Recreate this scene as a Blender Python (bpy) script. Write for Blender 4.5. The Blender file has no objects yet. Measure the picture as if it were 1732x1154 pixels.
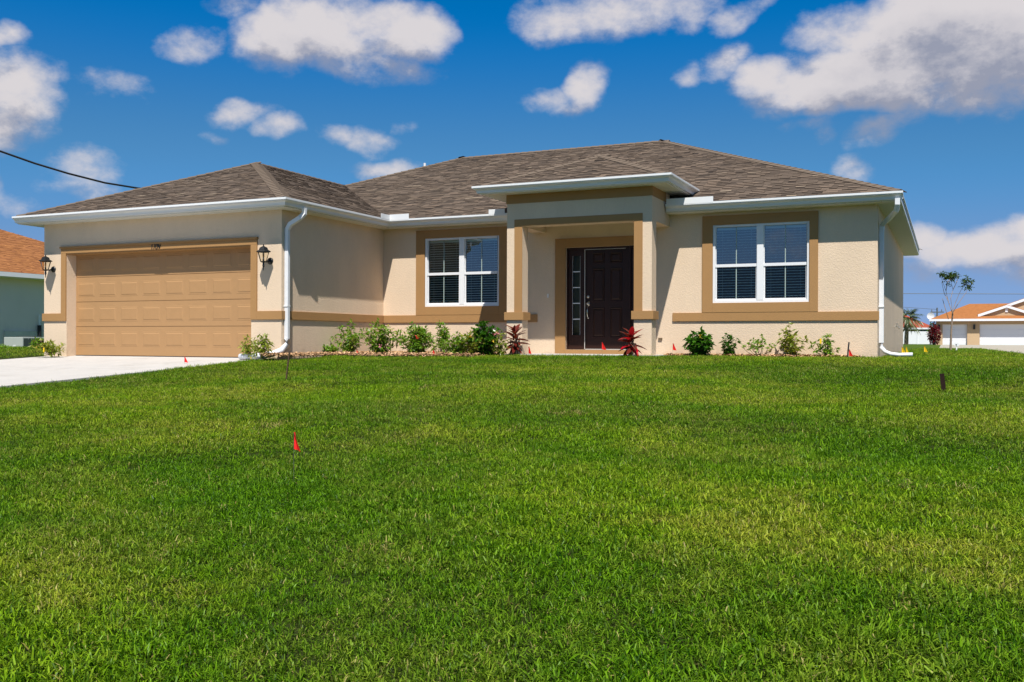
import bpy, bmesh, math, random
import numpy as np
from mathutils import Vector, Matrix, noise
R = math.radians
random.seed(7); rng = np.random.default_rng(7)
S = bpy.context.scene
C = S.collection

# ------------------------------------------------------------------ camera
YAW, PITCH, ROLL = R(24.338), R(-0.032), R(0.188)
cam_d = bpy.data.cameras.new('camera'); cam = bpy.data.objects.new('camera', cam_d); C.objects.link(cam)
cam_d.sensor_width = 36.0; cam_d.lens = 36.0 * 1628.13 / 1732
cam_d.clip_start = 0.05; cam_d.clip_end = 3000
cam.rotation_euler = (Matrix.Rotation(YAW, 3, 'Z') @ Matrix.Rotation(math.pi/2 + PITCH, 3, 'X') @ Matrix.Rotation(ROLL, 3, 'Z')).to_euler()
S.camera = cam
S.view_settings.view_transform = 'Standard'; S.view_settings.look = 'None'
S.view_settings.gamma = 1.0; S.view_settings.use_curve_mapping = False
S.view_settings.exposure = 0.36

# ------------------------------------------------------------------ sun and sky
SUN = Vector((0.25, -0.57, 1.0)).normalized()
EL = math.asin(SUN.z); AZ = math.atan2(SUN.x, SUN.y)
sd = bpy.data.lights.new('sun', 'SUN'); so = bpy.data.objects.new('sun', sd); C.objects.link(so)
sd.energy = 5.0; sd.angle = R(0.53); sd.color = (1.0, 0.965, 0.915)
so.rotation_euler = SUN.to_track_quat('Z', 'Y').to_euler()
SKY_STRENGTH = 0.050

def pray(px, py):                      # direction of a photo pixel in house axes (used only to lay out the sky and far things)
    f = 1628.13; a = px-866; b = py-577
    cr, sr = math.cos(ROLL), math.sin(ROLL)
    a, b = a*cr+b*sr, -a*sr+b*cr
    r, U = a/f, -b/f
    cp, sp = math.cos(PITCH), math.sin(PITCH)
    d = cp-U*sp; z = U*cp+sp
    return Vector((math.cos(YAW)*r-math.sin(YAW)*d, math.sin(YAW)*r+math.cos(YAW)*d, z))

class NT:
    def __init__(s, tree): s.t = tree; s.n = tree.nodes; s.l = tree.links
    def new(s, typ, **kw):
        n = s.n.new(typ)
        for k, v in kw.items():
            if k.startswith('i_'):
                n.inputs[k[2:].replace('_', ' ')].default_value = v
            else: setattr(n, k, v)
        return n
    def link(s, a, b): s.l.new(a, b)
    def math(s, op, a, b=None, c=None, clamp=False):
        n = s.n.new('ShaderNodeMath'); n.operation = op; n.use_clamp = clamp
        for i, v in enumerate((a, b, c)):
            if v is None: continue
            if isinstance(v, (int, float)): n.inputs[i].default_value = v
            else: s.l.new(v, n.inputs[i])
        return n.outputs[0]
    def vmath(s, op, a, b=None, out=0):
        n = s.n.new('ShaderNodeVectorMath'); n.operation = op
        for i, v in enumerate((a, b)):
            if v is None: continue
            if isinstance(v, (tuple, list, Vector)): n.inputs[i].default_value = tuple(v)
            else: s.l.new(v, n.inputs[i])
        return n.outputs[out]
    def smooth(s, v, a, b, lo=0.0, hi=1.0):
        n = s.n.new('ShaderNodeMapRange'); n.interpolation_type = 'SMOOTHSTEP'
        s.l.new(v, n.inputs[0]); n.inputs[1].default_value = a; n.inputs[2].default_value = b
        n.inputs[3].default_value = lo; n.inputs[4].default_value = hi
        return n.outputs[0]
    def mixc(s, f, a, b, mode='MIX'):
        n = s.n.new('ShaderNodeMix'); n.data_type = 'RGBA'; n.blend_type = mode
        for i, v in ((0, f), (6, a), (7, b)):
            if isinstance(v, (int, float)): n.inputs[i].default_value = v
            elif isinstance(v, (tuple, list)): n.inputs[i].default_value = (*v[:3], 1)
            else: s.l.new(v, n.inputs[i])
        return n.outputs[2]
    def noise(s, vec, scale, detail=4, rough=0.55, dist=0.0, out='Fac'):
        n = s.n.new('ShaderNodeTexNoise'); n.inputs['Scale'].default_value = scale
        n.inputs['Detail'].default_value = detail; n.inputs['Roughness'].default_value = rough
        n.inputs['Distortion'].default_value = dist
        if vec is not None: s.l.new(vec, n.inputs['Vector'])
        return n.outputs[out]

# clouds: (x, y, rx, ry, tilt, strength) measured in the photo, turned into azimuth/elevation of the sky
CL = [(1600,50,215,85,-8,1.6),(1700,75,170,92,0,1.6),(1420,142,170,40,2,1.6),(1520,105,190,62,-5,1.6),(1300,140,64,36,0,1.2),
 (1222,112,36,26,-20,.55),(1162,130,22,18,-40,.45),(1380,198,50,16,0,.42),(1400,222,22,20,30,.42),(1490,203,52,22,-25,.42),
 (1395,60,45,35,0,.6),(1050,20,130,38,-5,1.05),(940,38,50,26,0,.55),(1150,15,40,30,0,.55),(992,138,42,28,-50,.72),(930,170,38,14,0,.34),
 (1252,17,48,17,-15,.45),(560,52,110,50,5,1.15),(480,62,78,46,0,1.05),(670,48,88,48,8,1.2),(590,100,130,30,8,.7),(330,72,40,24,0,.5),
 (640,15,70,26,0,.6),(385,6,40,18,0,.5),(35,165,62,66,0,.85),(8,110,40,30,0,.6),(15,220,55,30,0,.7),(18,57,30,15,-20,.6),
 (128,285,46,30,0,.42),(118,318,62,18,0,.5),(405,192,46,18,-10,.56),(462,210,32,14,0,.42),(350,230,18,8,0,.34),(205,148,50,16,5,.32),
 (15,350,60,26,10,.62),(5,320,18,24,0,.5),(668,284,42,13,-3,.55),(625,232,28,16,0,.3),(1450,284,30,21,0,.6),
 (1650,425,110,34,0,1.05),(1568,408,40,30,0,1.),(1600,430,60,26,0,1.),(1725,415,85,36,0,.95),(1800,430,120,45,0,.9),(1560,460,60,18,0,.35),(1690,456,50,12,0,.4),
 (575,222,22,10,0,.26),(680,214,16,9,0,.26),(1300,180,35,12,0,.3),(-120,150,110,70,0,.9),(1900,90,160,90,0,1.),(860,-120,160,50,0,.9),(300,-90,140,45,0,.8),(-160,360,120,40,0,.7)]
def azel(v): v = v.normalized(); return math.atan2(v.x, v.y), math.asin(v.z)
world = bpy.data.worlds.new('World'); S.world = world; world.use_nodes = True
g = bpy.data.node_groups.new('cloud_density', 'ShaderNodeTree')
g.interface.new_socket('Vector', in_out='INPUT', socket_type='NodeSocketVector')
g.interface.new_socket('D', in_out='OUTPUT', socket_type='NodeSocketFloat')
G = NT(g); gi = g.nodes.new('NodeGroupInput'); go = g.nodes.new('NodeGroupOutput')
sx = G.new('ShaderNodeSeparateXYZ'); G.link(gi.outputs[0], sx.inputs[0])
az = G.math('ARCTAN2', sx.outputs[0], sx.outputs[1]); el = G.math('ARCSINE', sx.outputs[2])
cb = G.new('ShaderNodeCombineXYZ'); G.link(az, cb.inputs[0]); G.link(el, cb.inputs[1]); AE = cb.outputs[0]
wn = G.noise(AE, 14, 3, .5, out='Color'); wn2 = G.vmath('SUBTRACT', wn, (.5, .5, .5))
sc = G.n.new('ShaderNodeVectorMath'); sc.operation = 'SCALE'; G.link(wn2, sc.inputs[0]); sc.inputs['Scale'].default_value = 0.055
flat = G.vmath('MULTIPLY', sc.outputs[0], (1, .6, 0))
P = G.vmath('ADD', AE, flat)
F = None
for (x, y, rx, ry, rot, st) in CL:
    if st < .6: st *= .86; rx *= .92
    a0, e0 = azel(pray(x, y)); a1, _ = azel(pray(x+rx, y)); a2, _ = azel(pray(x-rx, y)); _, e1 = azel(pray(x, y-ry))
    m = G.new('ShaderNodeMapping', vector_type='TEXTURE')
    m.inputs['Location'].default_value = (a0, e0, 0); m.inputs['Rotation'].default_value = (0, 0, R(-rot))
    m.inputs['Scale'].default_value = (max(abs(a1-a2)/2, 1e-3)*1.25, max(abs(e1-e0), 1e-3)*1.25, 1)
    G.link(P, m.inputs['Vector'])
    q = G.vmath('DOT_PRODUCT', m.outputs[0], m.outputs[0], out=1)
    v = G.math('MULTIPLY_ADD', q, -1.0*st, st)
    F = v if F is None else G.math('SMOOTH_MAX', F, v, .12) if False else (v if F is None else G.math('MAXIMUM', F, v))
# beyond the frame the same fair-weather cumulus goes on
gen = G.math('MULTIPLY_ADD', G.noise(gi.outputs[0], 3.2, 2, .5), 5.5, -3.35)
daz = G.math('ABSOLUTE', G.math('ADD', az, YAW))
infr = G.math('MULTIPLY', G.smooth(daz, .62, .8, 1, 0), G.smooth(el, .40, .55, 1, 0))
F = G.math('MAXIMUM', F, G.math('SUBTRACT', gen, G.math('MULTIPLY', infr, 6.0)))
F = G.math('MAXIMUM', F, -1.2)
st3 = G.vmath('MULTIPLY', gi.outputs[0], (1, 1, 1.5))
fb = G.noise(st3, 9, 9, .60); fb2 = G.noise(st3, 38, 8, .62)
D = G.math('ADD', F, G.math('MULTIPLY_ADD', fb, 2.5, -1.30)); D = G.math('ADD', D, G.math('MULTIPLY_ADD', fb2, 1.15, -.56))
G.link(D, go.inputs[0])
W = NT(world.node_tree); world.node_tree.nodes.clear()
tc = W.new('ShaderNodeTexCoord'); dirv = W.vmath('NORMALIZE', tc.outputs['Generated'])
sky = W.new('ShaderNodeTexSky', sky_type='NISHITA'); sky.sun_disc = False
sky.sun_elevation = EL; sky.sun_rotation = AZ; sky.air_density = 1.0; sky.dust_density = 0.3; sky.ozone_density = 3.0; sky.altitude = 0
# the sky's own brightness, graded by elevation from lavender blue at the horizon to the deep polarised blue of the photo
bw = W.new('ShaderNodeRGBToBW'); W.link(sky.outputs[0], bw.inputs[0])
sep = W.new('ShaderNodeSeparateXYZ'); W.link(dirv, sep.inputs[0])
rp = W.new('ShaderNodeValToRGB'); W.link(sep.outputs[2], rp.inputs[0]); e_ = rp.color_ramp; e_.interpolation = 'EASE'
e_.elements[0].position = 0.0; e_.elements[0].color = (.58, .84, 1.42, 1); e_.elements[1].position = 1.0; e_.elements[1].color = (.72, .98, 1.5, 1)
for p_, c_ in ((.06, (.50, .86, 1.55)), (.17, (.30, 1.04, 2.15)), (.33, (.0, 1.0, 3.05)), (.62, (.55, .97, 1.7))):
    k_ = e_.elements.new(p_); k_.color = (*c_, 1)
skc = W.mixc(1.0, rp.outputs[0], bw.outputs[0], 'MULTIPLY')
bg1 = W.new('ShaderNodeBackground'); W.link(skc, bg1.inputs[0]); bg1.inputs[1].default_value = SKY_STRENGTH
def cd(vec):
    n = W.new('ShaderNodeGroup'); n.node_tree = g; W.link(vec, n.inputs[0]); return n.outputs[0]
D0 = cd(dirv); D1 = cd(W.vmath('NORMALIZE', W.vmath('ADD', dirv, (0.009, -0.006, 0.030))))
alpha = W.smooth(D0, -0.30, 1.02, 0, .97)
sh = W.math('MULTIPLY_ADD', W.math('SUBTRACT', D0, D1), 1.0, .74, clamp=True)
thick = W.smooth(D1, .3, 1.5, 0, .30)
sh = W.math('SUBTRACT', sh, thick, clamp=True)
ccol = W.mixc(sh, (.25, .265, .335), (.56, .53, .54))
bg2 = W.new('ShaderNodeBackground'); W.link(ccol, bg2.inputs[0]); bg2.inputs[1].default_value = 1.0
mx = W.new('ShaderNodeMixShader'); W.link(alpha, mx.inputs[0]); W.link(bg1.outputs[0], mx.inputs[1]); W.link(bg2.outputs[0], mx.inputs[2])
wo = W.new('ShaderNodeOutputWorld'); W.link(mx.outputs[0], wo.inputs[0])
world.cycles.sampling_method = 'MANUAL'; world.cycles.sample_map_resolution = 1024

# ------------------------------------------------------------------ helpers
def setp(o, label=None, cat=None, group=None, kind=None):
    if label: o['label'] = label
    if cat: o['category'] = cat
    if group: o['group'] = group
    if kind: o['kind'] = kind
    return o
def world_loc(o):
    v = Vector((0, 0, 0))
    while o is not None: v = v + o.location; o = o.parent
    return v
def thing(name, label, cat, loc=(0, 0, 0), group=None):
    o = bpy.data.objects.new(name, None); C.objects.link(o); o.location = loc; o.empty_display_size = .2
    return setp(o, label, cat, group)
def link(name, me, parent=None, loc=(0, 0, 0)):
    o = bpy.data.objects.new(name, me); C.objects.link(o); o.parent = parent; o.location = loc
    return o
def copy_tree(root, loc, label=None, parent=None):
    c = root.copy(); C.objects.link(c); c.location = loc
    if label: c['label'] = label
    if parent is not None: c.parent = parent
    for ch in [o for o in list(C.objects) if o.parent == root]:
        copy_tree(ch, ch.location, None, c)
    return c
class MB:
    def __init__(s): s.v = []; s.f = []; s.a = []
    def add(s, vs, fs, att=None):
        n = len(s.v); s.v += [tuple(v) for v in vs]; s.f += [tuple(n+i for i in f) for f in fs]
        s.a += [att if att is not None else 0.5]*len(fs)
    def quad(s, a, b, c, d, att=None): s.add([a, b, c, d], [(0, 1, 2, 3)], att)
    def box(s, x0, y0, z0, x1, y1, z1, att=None):
        s.add([(x0,y0,z0),(x1,y0,z0),(x1,y1,z0),(x0,y1,z0),(x0,y0,z1),(x1,y0,z1),(x1,y1,z1),(x0,y1,z1)],
              [(0,3,2,1),(4,5,6,7),(0,1,5,4),(1,2,6,5),(2,3,7,6),(3,0,4,7)], att)
    def prism(s, base, top):
        n = len(base); s.add(list(base)+list(top), [tuple(range(n-1, -1, -1)), tuple(range(n, 2*n))]+[(i, (i+1) % n, n+(i+1) % n, n+i) for i in range(n)])
    def sweep(s, path, prof, closed=True, up=(0, 0, 1), cap=True, radii=None):
        """prof: list of (side, up) ; mitred frames"""
        path = [Vector(p) for p in path]; rings = []; up = Vector(up)
        for i, p in enumerate(path):
            t0 = (p-path[i-1]).normalized() if i else None
            t1 = (path[i+1]-p).normalized() if i < len(path)-1 else None
            t = (t0+t1).normalized() if t0 and t1 else (t0 or t1)
            u_ = up if abs(t.dot(up)) < .98 else Vector((0, 1, 0))
            sd_ = t.cross(u_).normalized(); uu = sd_.cross(t).normalized()
            k = 1.0
            if t0 and t1:
                c = max(.35, t.dot(t1)); 
                if abs(sd_.dot(t1-t0)) > abs(uu.dot(t1-t0)): ks, ku = 1/c, 1
                else: ks, ku = 1, 1/c
            else: ks = ku = 1
            r = radii[i] if radii else 1
            rings.append([p + sd_*a*ks*r + uu*b*ku*r for a, b in prof])
        n = len(prof); vs = [v for r_ in rings for v in r_]; fs = []
        for i in range(len(rings)-1):
            for j in range(n if closed else n-1):
                k2 = (j+1) % n; fs.append((i*n+j, i*n+k2, (i+1)*n+k2, (i+1)*n+j))
        if cap and closed: fs += [tuple(range(n-1, -1, -1)), tuple(range((len(rings)-1)*n, len(rings)*n))]
        s.add(vs, fs)
    def tube(s, path, r, seg=6, radii=None):
        s.sweep(path, [(math.cos(2*math.pi*i/seg)*r, math.sin(2*math.pi*i/seg)*r) for i in range(seg)], radii=radii)
    def lathe(s, prof, seg=12, c=(0, 0, 0), rot=0, axis='Z'):
        vs = []; n = len(prof)
        for i in range(seg):
            a = 2*math.pi*i/seg+rot
            for r, z in prof:
                x_, y_ = r*math.cos(a), r*math.sin(a)
                vs.append((c[0]+x_, c[1]+y_, c[2]+z) if axis == 'Z' else (c[0]+x_, c[1]+z, c[2]+y_))
        fs = [(i*n+j, ((i+1) % seg)*n+j, ((i+1) % seg)*n+j+1, i*n+j+1) for i in range(seg) for j in range(n-1)]
        s.add(vs, fs)
    def mesh(s, name, mat, origin=(0, 0, 0), smooth=False, bevel=0):
        me = bpy.data.meshes.new(name); ox, oy, oz = origin
        me.from_pydata([(x-ox, y-oy, z-oz) for x, y, z in s.v], [], s.f)
        if mat: me.materials.append(mat)
        if any(a != 0.5 for a in s.a):
            at = me.attributes.new('tab', 'FLOAT', 'FACE'); at.data.foreach_set('value', s.a)
        if smooth: me.shade_smooth()
        if bevel:
            bm = bmesh.new(); bm.from_mesh(me); bmesh.ops.remove_doubles(bm, verts=bm.verts, dist=1e-5)
            ed = [e for e in bm.edges if len(e.link_faces) == 2 and e.calc_face_angle(0) > .5]
            bmesh.ops.bevel(bm, geom=ed, offset=bevel, segments=2, affect='EDGES', profile=.6); bm.to_mesh(me); bm.free()
        me.update(); return me
    def build(s, name, mat, parent=None, smooth=False, bevel=0):
        return link(name, s.mesh(name, mat, world_loc(parent) if parent else (0, 0, 0), smooth, bevel), parent)
def bx(name, mat, parent, x0, y0, z0, x1, y1, z1, bevel=0):
    m = MB(); m.box(x0, y0, z0, x1, y1, z1); return m.build(name, mat, parent, bevel=bevel)

# ------------------------------------------------------------------ materials
def mat(name, col, rough=.6, metal=0, spec=.5, vary=0, vscale=3, bump=0, bscale=60, bdetail=3, dirt=None, coord='P', coat=0, trans=0):
    m = bpy.data.materials.new(name); m.use_nodes = True; T = NT(m.node_tree)
    b = T.n['Principled BSDF']; b.inputs['Roughness'].default_value = rough; b.inputs['Metallic'].default_value = metal
    b.inputs['Specular IOR Level'].default_value = spec; b.inputs['Base Color'].default_value = (*col, 1)
    b.inputs['Coat Weight'].default_value = coat
    if trans: b.inputs['Subsurface Weight'].default_value = 0
    gm = T.new('ShaderNodeNewGeometry'); pos = gm.outputs['Position']
    c = None
    if vary:
        n = T.noise(pos, vscale, 5, .6)
        k = T.math('MULTIPLY_ADD', n, vary*2, 1-vary)
        hsv = T.new('ShaderNodeHueSaturation'); hsv.inputs['Color'].default_value = (*col, 1); T.link(k, hsv.inputs['Value'])
        c = hsv.outputs[0]
    if dirt:
        dc, ds, th, z0, z1 = dirt
        n = T.noise(T.vmath('MULTIPLY', pos, (1, 1, .35)), ds, 6, .65); f = T.smooth(n, th, th+.25, 0, .8)
        if z1 is not None:
            sp = T.new('ShaderNodeSeparateXYZ'); T.link(pos, sp.inputs[0])
            f = T.math('MULTIPLY', f, T.smooth(sp.outputs[2], z0, z1, 1, 0))
        c = T.mixc(f, c if c else col, dc)
    if c: T.link(c, b.inputs['Base Color'])
    if bump:
        n = T.noise(pos, bscale, bdetail, .6)
        bn = T.new('ShaderNodeBump'); bn.inputs['Strength'].default_value = bump; bn.inputs['Distance'].default_value = .01
        T.link(n, bn.inputs['Height']); T.link(bn.outputs[0], b.inputs['Normal'])
    m['_b'] = 0
    return m
def stucco(name, col):
    m = mat(name, col, rough=.88, spec=.25); T = NT(m.node_tree); b = T.n['Principled BSDF']
    gm = T.new('ShaderNodeNewGeometry'); pos = gm.outputs['Position']
    n1 = T.noise(pos, 38, 4, .6, .4); n2 = T.noise(pos, 130, 2, .5)
    k = T.smooth(n1, .38, .62); h = T.math('ADD', T.math('MULTIPLY', k, .7), T.math('MULTIPLY', n2, .5))
    bn = T.new('ShaderNodeBump'); bn.inputs['Strength'].default_value = .38; bn.inputs['Distance'].default_value = .006
    T.link(h, bn.inputs['Height']); T.link(bn.outputs[0], b.inputs['Normal'])
    v = T.math('MULTIPLY_ADD', T.noise(T.vmath('MULTIPLY', pos, (1, 1, .45)), 1.6, 7, .68), .26, .87)
    v2 = T.math('MULTIPLY', v, T.math('MULTIPLY_ADD', n1, .14, .93))
    hsv = T.new('ShaderNodeHueSaturation'); hsv.inputs['Color'].default_value = (*col, 1); T.link(v2, hsv.inputs['Value'])
    sp = T.new('ShaderNodeSeparateXYZ'); T.link(pos, sp.inputs[0])
    splash = T.math('MULTIPLY', T.smooth(sp.outputs[2], -.32, -.02, 1, 0), T.smooth(T.noise(pos, 5, 6, .7), .35, .75))
    c = T.mixc(T.math('MULTIPLY', splash, .45), hsv.outputs[0], (.30, .22, .13))
    T.link(c, b.inputs['Base Color']); return m
M = {}
M['cream'] = stucco('cream_stucco', (.715, .555, .395))
M['tan'] = mat('tan_paint', (.375, .205, .078), .75, spec=.3, vary=.06, vscale=4, bump=.3, bscale=90)
M['gdoor'] = mat('garage_door_paint', (.40, .228, .10), .5, spec=.35, vary=.06, vscale=6, bump=.12, bscale=160)
M['white'] = mat('white_aluminium', (.76, .77, .77), .38, spec=.5, vary=.04, vscale=2.5, dirt=((.42, .40, .34), 9, .66, 0, None))
M['soffit'] = mat('soffit_white', (.70, .70, .65), .6, vary=.04)
M['wframe'] = mat('white_vinyl', (.78, .78, .78), .35, vary=.02)
M['muntin'] = mat('grille_between_panes', (.34, .42, .38), .5)
M['blind'] = mat('blind_slat', (.80, .82, .78), .5)
M['door'] = mat('espresso_paint', (.034, .0135, .009), .42, spec=.22, bump=.1, bscale=140)
M['bronze'] = mat('black_metal', (.012, .012, .012), .42, metal=.0, spec=.5)
M['nickel'] = mat('satin_nickel', (.62, .60, .55), .28, metal=1)
M['dark'] = mat('room_dark', (.035, .033, .03), .9)
M['sill'] = mat('light_weatherstrip', (.6, .56, .5), .4)
M['digit'] = mat('black_digit', (.01, .01, .01), .5)
M['concrete'] = mat('pale_concrete', (.50, .475, .445), .9, spec=.2, vary=.14, vscale=2.2, bump=.4, bscale=140, dirt=((.36, .33, .29), 1.5, .52, 0, None))
M['concrete2'] = mat('old_concrete', (.40, .36, .29), .9, spec=.2, vary=.12, vscale=.8, bump=.3, bscale=40)
M['pipe'] = mat('white_pipe', (.74, .75, .76), .35, vary=.08, vscale=5, dirt=((.33, .27, .18), 14, .60, -.35, .0))
M['red'] = mat('red_plastic', (.85, .015, .01), .5); M['yellow'] = mat('yellow_plastic', (.85, .55, .01), .5)
M['wire'] = mat('steel_wire', (.12, .11, .10), .5, metal=.5)
M['oldwood'] = mat('weathered_stake', (.10, .065, .04), .9, spec=.1, vary=.35, vscale=30, bump=.6, bscale=80)
M['darkwood'] = mat('dark_stake', (.028, .016, .012), .9, spec=.1, vary=.3, vscale=30, bump=.6, bscale=80)
M['black'] = mat('black_rubber', (.01, .01, .012), .6)
M['orange_roof'] = mat('orange_shingle', (.34, .135, .045), .92, spec=.15, vary=.35, vscale=3.5)
M['pale_wall'] = mat('pale_stucco', (.76, .68, .60), .9, spec=.2, vary=.08, vscale=.8, bump=.3, bscale=30, dirt=((.16, .15, .15), 1.4, .48, -.5, .9))
M['nwall'] = mat('sand_stucco', (.52, .37, .22), .9, spec=.2, vary=.05, vscale=.6)
M['nwhite'] = mat('white_door_paint', (.80, .80, .82), .5)
M['red_roof'] = mat('red_tile', (.30, .06, .028), .9, vary=.2, vscale=1.2)
M['ac'] = mat('ac_metal', (.40, .43, .40), .45, vary=.06); M['acd'] = mat('ac_louver', (.045, .06, .055), .5)
M['bulb'] = mat('amber_bulb', (.8, .35, .08), .3)
M['flowerp'] = mat('pink_petal', (.75, .22, .32), .6); M['flowery'] = mat('yellow_petal', (.8, .55, .03), .6)
M['steel'] = mat('grey_steel', (.16, .17, .18), .5, metal=.3)
def leafmat(name, c1, c2, rough=.38, tr=.35, yel=None, scale=60):
    m = bpy.data.materials.new(name); m.use_nodes = True; T = NT(m.node_tree); b = T.n['Principled BSDF']
    gm = T.new('ShaderNodeNewGeometry'); n = T.noise(gm.outputs['Position'], scale, 2, .5)
    rnd = gm.outputs['Random Per Island']
    f = T.math('ADD', T.math('MULTIPLY', rnd, .8), T.math('MULTIPLY', n, .3), clamp=True)
    c = T.mixc(f, c1, c2)
    if yel: c = T.mixc(T.smooth(rnd, yel[1], 1.0), c, yel[0])
    T.link(c, b.inputs['Base Color']); b.inputs['Roughness'].default_value = rough; b.inputs['Specular IOR Level'].default_value = .4
    tl = T.new('ShaderNodeBsdfTranslucent'); T.link(T.mixc(.5, c, (c2[0]*1.5, c2[1]*1.6, c2[2]*.6)), tl.inputs[0])
    mxs = T.new('ShaderNodeMixShader'); mxs.inputs[0].default_value = tr
    T.link(b.outputs[0], mxs.inputs[1]); T.link(tl.outputs[0], mxs.inputs[2]); T.link(mxs.outputs[0], T.n['Material Output'].inputs[0])
    return m
M['leaf'] = leafmat('shrub_leaf', (.06, .18, .010), (.27, .43, .04), yel=((.38, .34, .05), .72))
M['leafy'] = leafmat('yellowish_leaf', (.10, .19, .012), (.34, .38, .05), yel=((.42, .33, .06), .6))
M['leafd'] = leafmat('dark_leaf', (.016, .075, .006), (.07, .20, .012), rough=.28)
M['cordy'] = leafmat('maroon_leaf', (.035, .008, .006), (.20, .028, .018), rough=.32, tr=.25)
M['cordyr'] = leafmat('crimson_leaf', (.30, .005, .015), (.62, .012, .03), rough=.32, tr=.3)
M['palm'] = leafmat('palm_leaf', (.05, .085, .03), (.16, .20, .09), scale=1, tr=.2)
M['boug'] = leafmat('bougainvillea', (.05, .004, .008), (.20, .010, .02), scale=1)
M['treeleaf'] = leafmat('tree_leaf', (.02, .05, .010), (.07, .12, .02), scale=5)
M['bark'] = mat('grey_bark', (.26, .19, .14), .9, vary=.3, vscale=14); M['stem'] = mat('shrub_stem', (.14, .09, .045), .8, vary=.2, vscale=30)
M['ptrunk'] = mat('palm_trunk', (.22, .17, .11), .95, vary=.3, vscale=4)

def glassmat(name, tint, ior, rough=0.0, fres_boost=0.0):
    m = bpy.data.materials.new(name); m.use_nodes = True; T = NT(m.node_tree); T.n.remove(T.n['Principled BSDF'])
    tr = T.new('ShaderNodeBsdfTransparent'); tr.inputs[0].default_value = (*tint, 1)
    gl = T.new('ShaderNodeBsdfGlossy'); gl.inputs['Roughness'].default_value = rough; gl.inputs[0].default_value = (.95, .98, 1, 1)
    gm = T.new('ShaderNodeNewGeometry'); bn = T.new('ShaderNodeBump'); bn.inputs['Strength'].default_value = .02; bn.inputs['Distance'].default_value = .02
    T.link(T.noise(gm.outputs['Position'], 1.4, 1, .4), bn.inputs['Height']); T.link(bn.outputs[0], gl.inputs['Normal'])
    fr = T.new('ShaderNodeFresnel'); fr.inputs[0].default_value = ior
    f = T.math('ADD', fr.outputs[0], fres_boost, clamp=True)
    mx_ = T.new('ShaderNodeMixShader'); T.link(f, mx_.inputs[0]); T.link(tr.outputs[0], mx_.inputs[1]); T.link(gl.outputs[0], mx_.inputs[2])
    T.link(mx_.outputs[0], T.n['Material Output'].inputs[0]); return m
M['glass'] = glassmat('window_glass', (.80, .90, .86), 1.9, fres_boost=.09)
M['glass_screen'] = glassmat('screened_glass', (.80, .88, .85), 1.45)
M['glass_clear'] = glassmat('lantern_glass', (.92, .90, .84), 1.3)
M['glass_dark'] = glassmat('sidelight_glass', (.55, .58, .50), 1.2)

def shinglemat():
    m = bpy.data.materials.new('roof_shingle'); m.use_nodes = True; T = NT(m.node_tree); b = T.n['Principled BSDF']
    at = T.new('ShaderNodeAttribute'); at.attribute_name = 'tab'
    rp = T.new('ShaderNodeValToRGB'); T.link(at.outputs['Fac'], rp.inputs[0]); e = rp.color_ramp
    e.elements[0].position = 0; e.elements[0].color = (.042, .031, .024, 1); e.elements[1].position = 1; e.elements[1].color = (.34, .26, .18, 1)
    for p, c in ((.3, (.10, .072, .052)), (.55, (.155, .112, .080)), (.8, (.22, .155, .108))):
        k = e.elements.new(p); k.color = (*c, 1)
    gm = T.new('ShaderNodeNewGeometry'); pos = gm.outputs['Position']
    n = T.noise(pos, 260, 2, .7); n2 = T.noise(pos, .7, 4, .6)
    v = T.math('MULTIPLY', T.math('MULTIPLY_ADD', n, .8, .46), T.math('MULTIPLY_ADD', n2, .4, .8))
    hsv = T.new('ShaderNodeHueSaturation'); T.link(rp.outputs[0], hsv.inputs['Color']); T.link(v, hsv.inputs['Value']); hsv.inputs['Saturation'].default_value = .9
    T.link(hsv.outputs[0], b.inputs['Base Color']); b.inputs['Roughness'].default_value = .93; b.inputs['Specular IOR Level'].default_value = .2
    bn = T.new('ShaderNodeBump'); bn.inputs['Strength'].default_value = .5; bn.inputs['Distance'].default_value = .004
    T.link(n, bn.inputs['Height']); T.link(bn.outputs[0], b.inputs['Normal'])
    return m
M['shingle'] = shinglemat()
M['cap'] = mat('ridge_cap_shingle', (.155, .118, .088), .93, spec=.2, vary=.22, vscale=9, bump=.5, bscale=260)
M['decking'] = mat('roof_underlay', (.04, .032, .026), .95)

# ------------------------------------------------------------------ terrain
def gz(x, y):
    if y > 16: base = -.30 - .00015*min(y-16, 120)
    elif y > 0: base = -.30 - .0435*(16-y)
    else: base = -.996 - .01*min(-y, 8)
    t = max(0, 1-abs(y-7)/9)
    n = .042*noise.noise(Vector((x*.55, y*.55, 3.1))) + .075*noise.noise(Vector((x*.16+5, y*.2, 7.7)))
    fade = max(0, min(1, (15.2-y)/4))*max(.0, min(1, abs(x+11.62)/2.5) if x > -12 else 0)
    sink = .07*max(0, min(1, (-7.5-x)/4))*max(0, min(1, (14-y)/4)) if x > -12.5 else .035*max(0, min(1, (14-y)/5))
    return base - sink + n*fade + .05*t*math.exp(-((x+2.5)/6)**2)
DX = -11.62                                  # right edge of the driveway
def in_drive(x, y): return -17.45 < x < DX and y < 14.95
def in_bed(x, y):
    if -11.36 < x < -7.85 and y > 15.5 + .15*math.sin(x*2.1): return True
    if -11.36 < x < -10.75 and y > 13.9: return True
    if -4.9 < x < -1.4 and y > 17.66: return True
    return False
def in_house(x, y):
    if -17.62 < x < -11.34 and y > 14.6 and y < 29.1: return True
    if -11.5 < x < -1.12 and 18.19 < y < 29.1: return True
    if -7.9 < x < -4.75 and 16.85 < y < 18.3: return True
    return False
xs = sorted(set([DX-.03, DX, -17.45, -17.42, -900,-500,-300,-180,-120,-80,-60,-45]+list(np.arange(-36, 16, .5))+[16,20,26,34,45,60,90,140,220,400,900]))
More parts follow.
